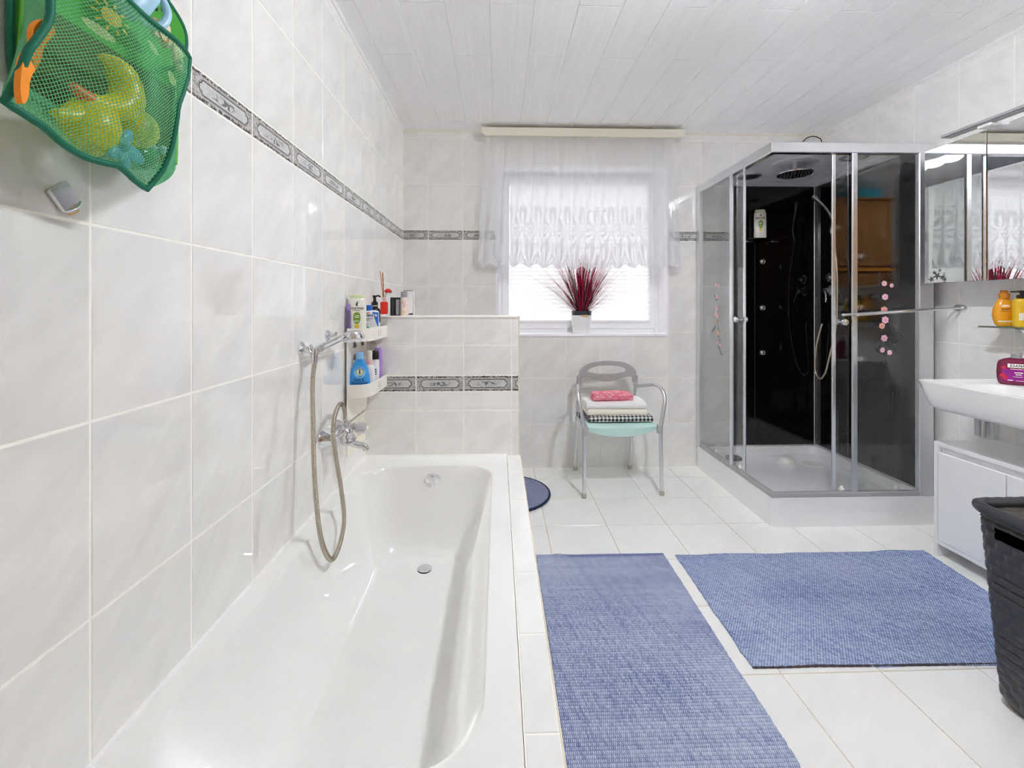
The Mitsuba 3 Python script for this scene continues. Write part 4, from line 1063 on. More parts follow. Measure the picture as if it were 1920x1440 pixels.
# back: a broad grey loop with a lens-shaped opening, sleeves running down over the posts
def zc(y): return 0.803 - (y - 165) * 0.000833
def xc(x): return (x - 607) * 0.000833
out = [(365, 345), (365, 262), (378, 232), (404, 206), (450, 183), (520, 170), (607, 165), (694, 170), (764, 183), (810, 206), (836, 232), (849, 262), (849, 345), (827, 345), (826, 318), (812, 300), (770, 300), (690, 328), (607, 342), (524, 328), (444, 300), (402, 300), (388, 318), (387, 345)]
hol = [(438, 246), (470, 222), (530, 207), (607, 203), (684, 207), (744, 222), (776, 246), (744, 262), (684, 274), (607, 278), (530, 274), (470, 262)]
po_ = np.array([(xc(x), zc(y)) for x, y in out])
ho_ = spline(np.array([(xc(x), zc(y)) for x, y in hol]), 4, True)
poly = Polygon(spline(po_, 3, True)).buffer(0).difference(Polygon(ho_))
m = prism(poly.buffer(-0.002).buffer(0.002), 0.020)
m = m.subdivide_to_size(0.02)
vv = np.array(m.vertices)
yb = 0.345 + 0.030 * (1 - (vv[:, 0] / 0.205) ** 2) - (vv[:, 1] - 0.65) * 0.12
bk = trimesh.Trimesh(cw(np.c_[vv[:, 0], yb - vv[:, 2] + 0.010, vv[:, 1]]), m.faces[:, ::-1], process=False)
add('backrest', bk, 'm_chair_grey', 35, ch)
for s in (-1, 1):
    add('post_sleeve', tube(cw([(s * 0.204, 0.350, 0.632), (s * 0.2035, 0.343, 0.70)]), 0.0145, 16), 'm_chair_grey', 40, ch)
add('clip', chm(cat(rbox(-0.232, -0.215, 0.20, 0.225, 0.44, 0.475, 0.003), tube([(-0.236, 0.21, 0.475), (-0.246, 0.205, 0.485), (-0.244, 0.205, 0.455)], 0.0025, 8))), 'm_black', 40, ch)

# towels: each a folded sheet, the fold to the front, the layers showing at the side
def terry(key, fn):
    def fuzz(p, n, uv):
        return noise(p.x * 700, p.y * 700, p.z * 700)
    scene[key] = {'type': 'twosided', 'w': {'type': 'bumpmap', 'tex': proc(fuzz, eps=6e-4), 'scale': 0.0006, 'b': {'type': 'principled', 'base_color': proc(fn) if callable(fn) else rgb(lin(*fn)), 'roughness': 0.95, 'specular': 0.1, 'sheen': 0.4}}}
def check_print(p, n, uv):
    a = dr.floor(p.x / 0.0125)
    b = dr.floor((p.z + p.y * 0.8) / 0.0125)
    ta = a - 2 * dr.floor(a / 2)
    tb = b - 2 * dr.floor(b / 2)
    t = 0.5 * (ta + tb)
    return mix(lin(38, 38, 42), lin(232, 232, 228), t * (0.6 + 0.4 * t))
def pink_print(p, n, uv):
    d1, d2, w = mikit.voronoi(p.x / 0.042 + 3.3, (p.z + 0.7 * p.y) / 0.030)
    pet = smoothstep(0.20, 0.30, d1 + 0.10 * noise(p.x * 300, p.z * 300 + p.y * 200, 1.0)) 
    eye = smoothstep(0.05, 0.09, d1)
    c = mix(lin(238, 208, 196), lin(226, 118, 138), pet)
    c = mix(lin(214, 130, 130), c, eye)
    return mix(c, lin(236, 170, 190), 0.6 * smoothstep(0.45, 0.7, fbm(p.x * 45, p.z * 60 + p.y * 40, 0.0, octaves=2)))
terry('m_towel_check', check_print)
terry('m_towel_cream', (240, 234, 220))
terry('m_towel_white', (240, 239, 238))
terry('m_towel_pink', pink_print)
def folded(x0, x1, y0, y1, z0, h, layers, seed, slump=0.0):
    """Profile in (y, z): an outer U-shaped wrap, open at the back, with inner layers; swept along x with soft unevenness."""
    w = y1 - y0
    th = h / (layers + 1)
    outer = LineString([(y1, z0 + th / 2), (y0 + h / 2, z0 + th / 2), (y0 + th / 2 + 0.001, z0 + h / 2), (y0 + h / 2, z0 + h - th / 2), (y1, z0 + h - th / 2)])
    pts = spline(np.array([(y1, z0 + th / 2), (y0 + 0.45 * w, z0 + th / 2), (y0 + h * 0.5, z0 + th * 0.52), (y0 + th * 0.75, z0 + h * 0.27 + th * 0.1), (y0 + th / 2, z0 + h / 2), (y0 + th * 0.75, z0 + h * 0.73 - th * 0.1), (y0 + h * 0.5, z0 + h - th * 0.52), (y0 + 0.45 * w, z0 + h - th / 2), (y1, z0 + h - th / 2)]), 6)
    polys = [LineString(pts).buffer(th * 0.5, 6, cap_style=2)]
    for k in range(1, layers):
        zz = z0 + th * (k + 0.5)
        polys.append(LineString([(y1 - 0.004, zz), (y0 + th * 1.3, zz)]).buffer(th * 0.49, 5))
    ms = []
    g = np.linspace(0, 1, 30)
    for j, pl in enumerate(polys):
        ring = np.array(pl.exterior.coords)[:-1]
        ring = resample(ring, max(48, int(len(ring))))
        rings = []
        for t in g:
            x = x0 + (x1 - x0) * t + (0.004 * j if t == 0 else 0)
            e = min(t, 1 - t)
            sh = 1 - 0.10 * max(0, 1 - e / 0.05) ** 2
            dz = slump * (meshkit.noise(np.array([[x * 9, seed, j]]))[0] - 0.5)
            rings.append(np.c_[np.full(len(ring), x), ring[:, 0] + 0.006 * (meshkit.noise(np.array([[x * 12, seed + 3, j]]))[0] - 0.5), z0 + (ring[:, 1] - z0) * sh * (1 + dz)])
        ms.append(loft(rings, True, True))
    return cat(*ms)
tw = thing('towel', 'black and white checked towel folded at the bottom of the stack on the chair', 'towel', None)
add('cloth', folded(0.577, 0.990, 2.835, 3.10, 0.4465, 0.040, 2, 1.0, 0.1), 'm_towel_check', 40, tw)
tw = thing('towel', 'cream towel folded between the checked and the white towel on the chair', 'towel')
add('cloth', folded(0.572, 0.955, 2.850, 3.09, 0.487, 0.038, 2, 2.0, 0.1), 'm_towel_cream', 40, tw)
tw = thing('towel', 'thick white towel folded on the cream one in the stack on the chair', 'towel')
add('cloth', folded(0.566, 0.950, 2.850, 3.02, 0.5255, 0.050, 3, 3.0, 0.15), 'm_towel_white', 40, tw)
tw = thing('towel', 'small pink flowered towel rolled up on top of the towel stack', 'towel')
add('cloth', folded(0.612, 0.870, 2.862, 2.965, 0.577, 0.047, 3, 4.0, 0.2), 'm_towel_pink', 40, tw)

# ---------------------------------------------------------------- curtain
rail = thing('curtain_rail', 'cream white curtain rail board above the window under the ceiling', 'curtain rail')
RX0, RX1, RZ0, RZ1, RY = -0.1195, 1.334, 2.391, 2.447, 3.165
pr = Polygon([(RX0, RZ1), (RX0, RZ0 + 0.03), (RX0 + 0.008, RZ0 + 0.012), (RX0 + 0.03, RZ0), (RX1 - 0.03, RZ0), (RX1 - 0.008, RZ0 + 0.012), (RX1, RZ0 + 0.03), (RX1, RZ1)])
add('fascia', prism(pr, 0.012, (0, RY, 0), np.array([[1, 0, 0], [0, 0, -1], [0, 1, 0]]) @ np.diag([1, 1, 1])), 'm_cream', False, rail)
add('top_board', rbox(RX0 + 0.004, RX1 - 0.004, RY + 0.001, YB - 0.001, RZ1 - 0.016, RZ1 - 0.002, 0.002), 'm_cream', False, rail)
add('track', rbox(RX0 + 0.03, RX1 - 0.03, RY + 0.025, RY + 0.043, RZ1 - 0.028, RZ1 - 0.016, 0.001), 'm_white', False, rail)

def lace(p, n, uv):
    """How much of the net is thread: fine voile, a border of feather fans, blossoms above them, hems."""
    u, v = uv.x, uv.y                      # metres along the cloth, metres above its lower edge
    P_ = 0.150
    k = dr.floor(u / P_)
    x = u - (k + 0.5) * P_
    base = 0.32 + 0.06 * noise(u * 900, v * 900, 0.0)
    # feather fan springing from the scallop
    r = dr.sqrt(dr.square(x) + dr.square(v + 0.015))
    th = dr.atan2(x, v + 0.015)
    bend = dr.abs(th) * (1 + 2.2 * r) 
    fan = smoothstep(0.25, 0.75, dr.sin(bend * 13 + r * 20) * 0.5 + 0.5) * (1 - smoothstep(0.17, 0.24, r + 0.06 * dr.abs(th))) * smoothstep(0.02, 0.04, r)
    # second fan between two scallops, pointing down from above
    x2 = u - dr.round(u / P_) * P_
    r2 = dr.sqrt(dr.square(x2) + dr.square(v - 0.27))
    th2 = dr.atan2(x2, 0.27 - v)
    fan2 = smoothstep(0.35, 0.8, dr.sin(dr.abs(th2) * 10 - r2 * 30) * 0.5 + 0.5) * (1 - smoothstep(0.13, 0.17, r2)) * smoothstep(0.0, 0.03, r2)
    # blossoms
    def bloom(cx, cv, rad):
        bx_, bv_ = x - cx, v - cv
        rr = dr.sqrt(dr.square(bx_) + dr.square(bv_))
        an = dr.atan2(bv_, bx_)
        pet = rad * (0.75 + 0.25 * dr.cos(an * 5))
        return (1 - smoothstep(pet * 0.9, pet, rr)) * (0.55 + 0.45 * smoothstep(0.5, 0.62, rr / pet))
    fl = dr.maximum(dr.maximum(bloom(0.015, 0.40, 0.022), bloom(-0.018, 0.36, 0.016)), bloom(0.0, 0.445, 0.014))
    stem = (1 - smoothstep(0.002, 0.004, dr.abs(x - 0.028 * dr.sin(v * 26)))) * smoothstep(0.26, 0.30, v) * (1 - smoothstep(0.56, 0.62, v))
    curl = (1 - smoothstep(0.002, 0.004, dr.abs(dr.sqrt(dr.square(x - 0.03) + dr.square(v - 0.53)) - 0.03))) * 0.8
    hem = 1 - smoothstep(0.006, 0.012, v)
    top = smoothstep(0.905, 0.915, v)
    t = dr.maximum(dr.maximum(fan * 0.62, fan2 * 0.45), dr.maximum(dr.maximum(fl * 0.6, stem * 0.5), dr.maximum(curl * 0.4, dr.maximum(hem * 0.8, top * 0.5))))
    return dr.clip(base + t * 1.0, 0, 0.97)
scene['m_lace'] = {'type': 'mask', 'opacity': proc(lace), 'b': {'type': 'principledthin', 'base_color': rgb(lin(238, 238, 241)), 'roughness': 0.9, 'diff_trans': 0.5, 'spec_trans': 0.0}}
cu = thing('lace_curtain', 'short sheer white lace curtain with a scalloped hem hanging before the window', 'curtain')
nu, nv = 420, 60
tt_ = np.linspace(0, 1, nu)
g2 = np.random.RandomState(5)
nf = 13
# pleat phases: uneven widths
wid = 0.7 + 0.6 * g2.rand(nf)
ph = np.interp(tt_ * nf, np.arange(nf + 1), np.concatenate([[0], np.cumsum(wid)]) / wid.sum() * nf) * 2 * PI
U = tt_ * 2.05           # cloth is fuller than the rail
V_, UVs = [], []
for j in range(nv):
    s = j / (nv - 1)     # 0 top, 1 hem
    xl, xr = -0.100 - 0.058 * s, 1.272 + 0.035 * s
    amp = 0.010 + 0.024 * s ** 0.7
    x = xl + (xr - xl) * tt_ + 0.014 * (0.4 + 0.6 * s) * np.sin(ph * 1.0 + 0.8)
    y = RY + 0.034 + amp * 0.9 * np.sin(ph) * (0.75 + 0.5 * meshkit.noise(np.c_[tt_ * 7, np.full(nu, 1.0), np.zeros(nu)])) - 0.002
    k = np.floor(U / 0.150)
    xs_ = (U - (k + 0.5) * 0.150) / 0.075
    scal = 0.040 * np.sqrt(np.clip(1 - xs_ ** 2, 0, 1))
    zh = 1.500 - scal + 0.01 * np.sin(tt_ * 9) + 0.02 * np.clip(1 - tt_ * 20, 0, 1)
    z = 2.400 - s * (2.400 - zh)
    V_.append(np.c_[x, y, z])
    UVs.append(np.c_[U, (1 - s) * 0.92 + s * 0.0 + 0 * U])
m = loft(V_, wrap=False)
add('lace', m, 'm_lace', True, cu, uv=np.vstack(UVs))

# ---------------------------------------------------------------- grass plant on the sill
pl = thing('potted_grass', 'red and purple ornamental grass in a white pot on the windowsill', 'plant')
PC = (0.628, 3.372, SZ)
pot = add('pot', lathe([(0.0, 0.0), (0.060, 0.0), (0.064, 0.004), (0.079, 0.132), (0.080, 0.136), (0.077, 0.138), (0.074, 0.130), (0.070, 0.06)], 48, PC), 'm_white', 40, pl)
plastic('m_pot_black', (38, 40, 46), 0.4)
add('inner_pot', lathe([(0.060, 0.06), (0.072, 0.133), (0.074, 0.150), (0.0745, 0.168), (0.070, 0.170), (0.066, 0.155), (0.0, 0.150)], 40, PC), 'm_pot_black', 40, pl)
plastic('m_tag', (206, 172, 118), 0.5)
add('tag', mv(rbox(-0.024, 0.024, -0.002, 0.0, 0.0, 0.015, 0.0006), (PC[0] + 0.01, PC[1] - 0.0805, PC[2] + 0.126)), 'm_tag', False, pl)
gb = random.Random(21)
tones = [('m_blade_crimson', (178, 32, 74)), ('m_blade_rose', (206, 62, 104)), ('m_blade_plum', (104, 50, 60)), ('m_blade_olive', (112, 96, 84))]
for k, c in tones:
    scene[k] = {'type': 'principledthin', 'base_color': rgb(lin(*c)), 'roughness': 0.5, 'diff_trans': 0.5, 'spec_trans': 0.0}
def blade(k):
    a = gb.random() * 2 * PI
    lean = gb.random() ** 0.8
    L = 0.24 + 0.24 * gb.random() + (0.14 if gb.random() < 0.12 else 0)
    droop = 0.25 + 0.9 * lean
    p = np.array([PC[0] + 0.05 * lean * math.cos(a), PC[1] + 0.03 * lean * math.sin(a), PC[2] + 0.150])
    el = PI / 2 - 0.08 - 1.15 * lean * (0.6 + 0.4 * gb.random())
    d = np.array([math.cos(a) * math.cos(el), math.sin(a) * math.cos(el) * 0.42, math.sin(el)])
    side = np.cross(d, [0, 0, 1.0]); side /= np.linalg.norm(side) + 1e-9
    w0 = (0.0035 + 0.0035 * gb.random()) * (1.0 if lean < 0.75 else 0.6)
    V, F = [], []
    n = 9
    for i in range(n + 1):
        t = i / n
        w = w0 * (0.7 + 0.6 * t) * (1 - t) ** 0.7 + 0.0002
        V += [p - side * w, p + side * w]
        d = d + np.array([0, 0, -1]) * droop * 0.10 * t
        d /= np.linalg.norm(d)
        p = p + d * L / n
        p[1] = min(max(p[1], YB - 0.036), FY - 0.054)
    for i in range(n):
        F += [[2 * i, 2 * i + 1, 2 * i + 3], [2 * i, 2 * i + 3, 2 * i + 2]]
    tone = 'm_blade_plum' if lean > 0.72 and gb.random() < 0.6 else gb.choice(['m_blade_crimson', 'm_blade_crimson', 'm_blade_rose', 'm_blade_plum', 'm_blade_olive'])
    add('blade', trimesh.Trimesh(np.array(V), F, process=False), tone, True, pl)
for k in range(270):
    blade(k)
# ---------------------------------------------------------------- bath mixer, hand shower, hose
bm = thing('bath_mixer', 'chrome two-handle wall mixer with a short spout over the bathtub', 'tap')
ZX = R((0, 1, 0), 90)            # turns a lathe's axis from +z to +x
for y in (1.783, 1.953):
    add('rosette', lathe([(0.0, 0), (0.035, 0.0), (0.035, 0.003), (0.030, 0.010), (0.018, 0.036), (0.016, 0.046), (0.0, 0.046)], 32, (XL, y, 0.665), ZX), 'm_chrome', 30, bm)
    add('union_nut', lathe([(0.016, 0.040), (0.019, 0.042), (0.019, 0.054), (0.016, 0.056)], 6, (XL, y, 0.665), ZX), 'm_chrome', False, bm)
    prof_h = [(0.012, 0.070), (0.013, 0.080), (0.021, 0.086), (0.0235, 0.096), (0.0235, 0.116), (0.020, 0.124), (0.012, 0.128), (0.0, 0.129)]
    a = np.arange(48) * 2 * PI / 48
    rg_ = [np.c_[(r * (1 + (0.10 * np.cos(6 * a) if 0.084 < h < 0.125 else 0 * a))) * np.cos(a), (r * (1 + (0.10 * np.cos(6 * a) if 0.084 < h < 0.125 else 0 * a))) * np.sin(a), np.full(48, h)] for r, h in prof_h]
    hd = add('handle', mv(loft(rg_, True, False), (XL, y, 0.665), ZX), 'm_chrome', 35, bm)
    add('cap', lathe([(0.010, 0.128), (0.010, 0.131), (0.0, 0.132)], 20, (XL, y, 0.665), ZX), 'm_white' if y > 1.9 else 'm_grey', 40, hd)
add('body', cat(tube([(XL + 0.062, 1.765, 0.665), (XL + 0.062, 1.82, 0.667), (XL + 0.062, 1.868, 0.668), (XL + 0.062, 1.92, 0.667), (XL + 0.062, 1.972, 0.665)], [0.018, 0.017, 0.024, 0.017, 0.018], 20),
                sphere((XL + 0.065, 1.868, 0.672), 0.027, 3, (1, 1.1, 1.0)), lathe([(0.012, 0.02), (0.012, 0.034), (0.015, 0.036), (0.015, 0.044), (0.0, 0.046)], 20, (XL + 0.070, 1.868, 0.668))), 'm_chrome', 40, bm)
sp_ = spline([(XL + 0.062, 1.868, 0.650), (XL + 0.085, 1.868, 0.628), (XL + 0.115, 1.868, 0.618), (XL + 0.143, 1.868, 0.612), (XL + 0.150, 1.868, 0.596)], 6)
add('spout', tube(sp_, np.linspace(0.016, 0.012, len(sp_)), 18), 'm_chrome', 40, bm)
add('hose_elbow', tube(spline([(XL + 0.05, 1.905, 0.675), (XL + 0.05, 1.906, 0.705), (XL + 0.05, 1.906, 0.716)], 4), 0.0085, 14), 'm_chrome', 40, bm)

sh = thing('hand_shower', 'chrome hand shower resting in its wall holder above the bath mixer', 'shower head')
HB = np.array([XL + 0.052, 1.605, 1.037])
HT = np.array([XL + 0.083, 1.780, 1.068])
hp_ = spline([HB + (HT - HB) * -0.05, HB, HB + (HT - HB) * 0.15, HB + (HT - HB) * 0.5, HB + (HT - HB) * 0.85, HT], 5)
add('grip', tube(hp_, np.interp(np.linspace(0, 1, len(hp_)), [0, 0.1, 0.22, 0.3, 0.85, 1.0], [0.009, 0.013, 0.010, 0.0135, 0.0125, 0.011]), 20), 'm_chrome', 40, sh)
HC_ = np.array([XL + 0.105, 1.838, 1.068])
tilt = R((1, 0, 0), -6) @ R((0, 1, 0), -8)
add('neck', tube([HT - (HT - HB) * 0.08, HC_], [0.011, 0.013], 16), 'm_chrome', 40, sh)
add('head', lathe([(0.0, 0.018), (0.028, 0.020), (0.040, 0.013), (0.044, 0.0), (0.044, -0.013), (0.040, -0.017)], 40, HC_, tilt), 'm_chrome', 40, sh)
fp = add('face_plate', lathe([(0.0405, -0.017), (0.038, -0.020), (0.0, -0.020)], 40, HC_, tilt), 'm_white', 40, sh)
wh = thing('shower_wall_holder', 'round chrome wall holder gripping the hand shower on the left wall', 'holder')
add('rosette', lathe([(0.0, 0), (0.026, 0.0), (0.026, 0.004), (0.020, 0.010), (0.011, 0.016), (0.010, 0.036), (0.0, 0.036)], 32, (XL, 1.600, 1.040), ZX), 'm_chrome', 40, wh)
fork = np.array([[XL + 0.030, 1.588, 1.050], [XL + 0.036, 1.585, 1.034], [XL + 0.050, 1.588, 1.021], [XL + 0.066, 1.595, 1.030], [XL + 0.069, 1.598, 1.048]])
add('fork', cat(tube(spline(fork, 6), 0.0055, 12), tube(spline(fork + [0, 0.025, 0.003], 6), 0.0055, 12), tube([(XL + 0.02, 1.6, 1.036), (XL + 0.05, 1.6, 1.023)], 0.008, 12)), 'm_chrome', 40, wh)
wk = thing('wall_hook', 'small round chrome hook on the tiles beyond the shower holder', 'hook')
add('rosette', lathe([(0.0, 0), (0.022, 0.0), (0.022, 0.004), (0.015, 0.010), (0.008, 0.014), (0.007, 0.030), (0.0, 0.030)], 28, (XL, 1.842, 1.072), ZX), 'm_chrome', 40, wk)
add('peg', tube(spline([(XL + 0.024, 1.842, 1.072), (XL + 0.034, 1.842, 1.073), (XL + 0.038, 1.842, 1.086)], 5), 0.005, 12), 'm_chrome', 40, wk)

hz = thing('shower_hose', 'long ribbed metal shower hose hanging in a loop into the bathtub', 'hose')
hpts = [(-0.645, 1.593, 1.012), (-0.645, 1.593, 0.9926), (-0.64, 1.5628, 0.923), (-0.63, 1.5427, 0.7814), (-0.615, 1.519, 0.6092), (-0.592, 1.5053, 0.4373), (-0.578, 1.5474, 0.33), (-0.576, 1.6177, 0.3132), (-0.582, 1.7071, 0.3746), (-0.592, 1.7072, 0.4953), (-0.604, 1.6963, 0.5998), (-0.612, 1.6803, 0.7045), (-0.618, 1.6968, 0.7456), (-0.626, 1.745, 0.783), (-0.636, 1.820, 0.797), (-0.644, 1.880, 0.775), (-0.646, 1.905, 0.738), (-0.646, 1.906, 0.715)]
hs_ = spline(hpts, 60)
s_ = np.concatenate([[0], np.cumsum(np.linalg.norm(np.diff(hs_, axis=0), axis=1))])
n_ = int(s_[-1] / 0.0014)
q_ = np.stack([np.interp(np.linspace(0, s_[-1], n_), s_, hs_[:, k]) for k in range(3)], 1)
add('spiral', tube(q_, 0.0074 + 0.0011 * np.sin(np.arange(n_) * 2 * PI / 4), 12), 'm_hose', True, hz)
add('end_cone', tube([(-0.645, 1.594, 1.040), (-0.645, 1.593, 1.020), (-0.645, 1.592, 0.990)], [0.011, 0.0125, 0.0085], 20), 'm_chrome', 40, hz)

# ---------------------------------------------------------------- corner caddy
plastic('m_caddy', (240, 236, 226), 0.3)
cd = thing('corner_caddy', 'cream plastic corner caddy with two shelves where the left wall meets the half wall', 'caddy')
CY = HY0 - 0.001
def halfmoon(x, z, r): return Point(x, z).buffer(r, 16).intersection(sbox(x - r, z, x + r, z + r))
wing = Polygon(rrect(2.040, CY - 0.002, 0.668, 1.098, 0.03, 8))
wing = wing.difference(sbox(2.0, 0.60, 2.05, 0.66))
for zc_ in (1.005, 0.945, 0.878):
    wing = wing.difference(halfmoon(2.145, zc_ - 0.012, 0.030)).difference(halfmoon(2.265, zc_ - 0.012, 0.030))
m = prism(wing, 0.0045)
v = np.array(m.vertices)
add('side_wing', trimesh.Trimesh(np.c_[XL + 0.012 + v[:, 2], v[:, 0], v[:, 1]], m.faces, process=False), 'm_caddy', False, cd)
wing2 = Polygon(rrect(XL + 0.02, -0.628, 0.775, 1.095, 0.012, 6))
for zc_ in (1.005, 0.945, 0.878):
    wing2 = wing2.difference(halfmoon(-0.652, zc_ - 0.012, 0.018))
m = prism(wing2, 0.0045)
v = np.array(m.vertices)
add('back_wing', trimesh.Trimesh(np.c_[v[:, 0], CY - 0.002 - v[:, 2], v[:, 1]], m.faces[:, ::-1], process=False), 'm_caddy', False, cd)
add('corner_post', rbox(XL + 0.012, XL + 0.024, CY - 0.014, CY - 0.002, 0.775, 1.095, 0.003), 'm_caddy', False, cd)
for z0, z1 in ((1.030, 1.090), (0.776, 0.836)):
    ox0, ox1, oy0, oy1 = XL + 0.017, -0.581, 2.032, CY - 0.002
    # the shelf edge runs out from the left wall, round a corner, and back to the half wall
    arc = [(ox0, oy0), (ox1 - 0.065, oy0), (ox1 - 0.030, oy0 + 0.010), (ox1 - 0.010, oy0 + 0.040), (ox1 - 0.001, oy0 + 0.10), (ox1, oy0 + 0.18), (ox1, oy1)]
    c_ = spline(np.array(arc), 8)
    rimw = LineString(c_).buffer(0.002, cap_style=2)
    bot = Polygon(np.vstack([c_, [[ox0, oy1]]])).buffer(0)
    fl_ = add('shelf', prism(bot, 0.004, (0, 0, z0)), 'm_caddy', False, cd)
    # the rim as uprights between slots
    L_ = LineString(c_)
    sl = [L_.length * t for t in (0.56, 0.60, 0.64, 0.68)]
    cuts = unary_union([L_.interpolate(d).buffer(0.0032) for d in sl])
    parts = [prism(rimw, 0.014, (0, 0, z0)), prism(rimw.difference(cuts), z1 - z0 - 0.026, (0, 0, z0 + 0.014)), prism(rimw, 0.012, (0, 0, z1 - 0.012))]
    add('rim', cat(*parts), 'm_caddy', False, fl_)

gp = thing('inspection_grille', 'cream slotted plastic grille on the left wall below the corner caddy', 'grille')
pan = sbox(2.072, 0.500, 2.340, 0.716)
win = sbox(2.105, 0.545, 2.332, 0.655)
slots = unary_union([sbox(2.108 + 0.0175 * k, 0.676, 2.116 + 0.0175 * k, 0.702) for k in range(13)])
m = prism(pan.difference(win).difference(slots), 0.006)
v = np.array(m.vertices)
add('frame', trimesh.Trimesh(np.c_[XL + 0.0005 + v[:, 2], v[:, 0], v[:, 1]], m.faces, process=False), 'm_cream', False, gp)
add('backing', bx(XL + 0.0003, XL + 0.0015, 2.075, 2.336, 0.503, 0.713), 'm_grey', False, gp)
for k in range(10):
    add('slat', rbox(XL + 0.0015, XL + 0.006, 2.108 + 0.0225 * k, 2.124 + 0.0225 * k, 0.546, 0.654, 0.001), 'm_cream', False, gp)
add('bar', rbox(XL + 0.006, XL + 0.010, 2.105, 2.334, 0.650, 0.656, 0.001), 'm_grey', False, gp)

# ---------------------------------------------------------------- bottles in the caddy
plastic('m_shampoo', (238, 236, 224), 0.22)
plastic('m_green_label', (110, 142, 46), 0.35)
plastic('m_yellow_spot', (228, 200, 60), 0.35)
plastic('m_cap_green', (206, 220, 170), 0.3)
plastic('m_ink_olive', (70, 66, 48), 0.5)
plastic('m_white_bottle', (240, 241, 243), 0.22)
plastic('m_blue_cap', (30, 96, 192), 0.3)
plastic('m_blue_label', (34, 98, 190), 0.35)
plastic('m_green_print', (120, 196, 160), 0.4)
plastic('m_red_print', (206, 80, 66), 0.4)
plastic('m_sky_bottle', (52, 152, 222), 0.25)
plastic('m_sky_cap', (138, 190, 238), 0.3)
plastic('m_ink_blue', (22, 52, 110), 0.5)
plastic('m_lilac', (166, 130, 204), 0.3)
plastic('m_plum', (104, 86, 132), 0.25)
plastic('m_pink_soft', (236, 190, 186), 0.3)
plastic('m_cream_cap', (240, 226, 210), 0.3)
plastic('m_lime', (176, 196, 80), 0.4)

def shampoo(at, dg, label, s=1.0, words=True, group=None):
    bo = thing('shampoo_bottle', label, 'bottle', group)
    pf = [(0.90, 0.0), (1.0, 0.006), (1.0, 0.10), (0.99, 0.150), (0.93, 0.186), (0.86, 0.192)]
    pf = [(w, z * s) for w, z in pf]
    a_, b_ = 0.040 * s, 0.022 * s
    add('body', pose(oval_body(pf, a_, b_), at, dg), 'm_shampoo', 40, bo)
    add('cap', pose(oval_body([(0.85, 0.192 * s), (0.84, 0.200 * s), (0.74, 0.2065 * s), (0.4, 0.209 * s)], a_, b_), at, dg), 'm_cap_green', 40, bo)
    leaf = Polygon(spline(np.array([(0, 0.074), (0.011, 0.082), (0.016, 0.100), (0.014, 0.118), (0.007, 0.127), (-0.007, 0.127), (-0.014, 0.118), (-0.016, 0.100), (-0.011, 0.082)]) * s, 4, True))
    lf = add('leaf_label', pose(face_print(leaf, a_, b_, pf), at, dg), 'm_green_label', False, bo)
    add('yellow_mark', pose(face_print(affinity.scale(Point(0, 0.066 * s).buffer(1, 10), 0.009 * s, 0.011 * s), a_, b_, pf, lift=0.0007), at, dg), 'm_yellow_spot', False, bo)
    drop = Polygon(spline(np.array([(0.002, 0.156), (-0.005, 0.162), (-0.002, 0.170), (0.005, 0.177), (0.004, 0.166)]) * s, 4, True))
    add('lettering', pose(cat(face_print(letters('PANTENE', 0.0095 * s), a_, b_, pf, lift=0.0005, tr=(0, 0.141 * s)), face_print(bars([(0, 0.1365 * s, 0.030 * s, 0.0016 * s)]), a_, b_, pf, lift=0.0005), face_print(drop, a_, b_, pf, lift=0.0005)), at, dg), 'm_ink_olive', False, bo)
    add('white_print', pose(cat(face_print(bars([(0, 0.1130 * s, 0.018 * s, 0.0032 * s), (0, 0.1060 * s, 0.022 * s, 0.0034 * s)]), a_, b_, pf, lift=0.0012), face_print(letters('2in1', 0.0075 * s), a_, b_, pf, lift=0.0012, tr=(0, 0.085 * s))), at, dg), 'm_print_white', False, bo)
    return bo
shampoo((-0.6475, 2.076, 1.034), 12, 'cream shampoo bottle with a green leaf label on the upper caddy shelf')
shampoo((1.905, SY1 - 0.075, 1.676), -20, 'white shampoo bottle with a green label on the black shelf inside the shower cabin', 1.03)

# white lotion with the blue cap
at, dg = (-0.6165, 2.200, 1.034), 12
bo = thing('lotion_bottle', 'white lotion bottle with a blue cap and blue corner label on the upper caddy shelf', 'bottle')
pf = [(0.90, 0.0), (1.0, 0.006), (1.0, 0.120), (0.92, 0.131), (0.55, 0.136)]
add('body', pose(oval_body(pf, 0.034, 0.020, p=2.8), at, dg), 'm_white_bottle', 40, bo)
add('cap', mv(pose(oval_body([(0.95, 0.135), (1.0, 0.137), (1.0, 0.158), (0.9, 0.161)], 0.017, 0.014), at, dg), (-0.012, -0.003, 0)), 'm_blue_cap', 40, bo)
add('label', pose(face_print(Polygon([(0.004, 0.128), (0.032, 0.126), (0.032, 0.058), (0.028, 0.058)]), 0.034, 0.020, pf, 2.8), at, dg), 'm_blue_label', False, bo)
add('lettering', pose(face_print(letters('Cera', 0.013), 0.034, 0.020, pf, 2.8, 0.0006, (-0.013, 0.106)), at, dg), 'm_ink_blue', False, bo)
add('lettering', pose(face_print(letters('Ve', 0.013), 0.034, 0.020, pf, 2.8, 0.0011, (0.0155, 0.106)), at, dg), 'm_print_white', False, bo)
add('red_print', pose(face_print(sbox(-0.030, 0.121, -0.008, 0.125), 0.034, 0.020, pf, 2.8), at, dg), 'm_red_print', False, bo)
add('text_lines', pose(cat(face_print(bars([(-0.010, 0.0970, 0.038, 0.0022), (-0.018, 0.0890, 0.022, 0.0022), (-0.021, 0.0690, 0.014, 0.0020)]), 0.034, 0.020, pf, 2.8, 0.0006)), at, dg), 'm_ink_blue', False, bo)
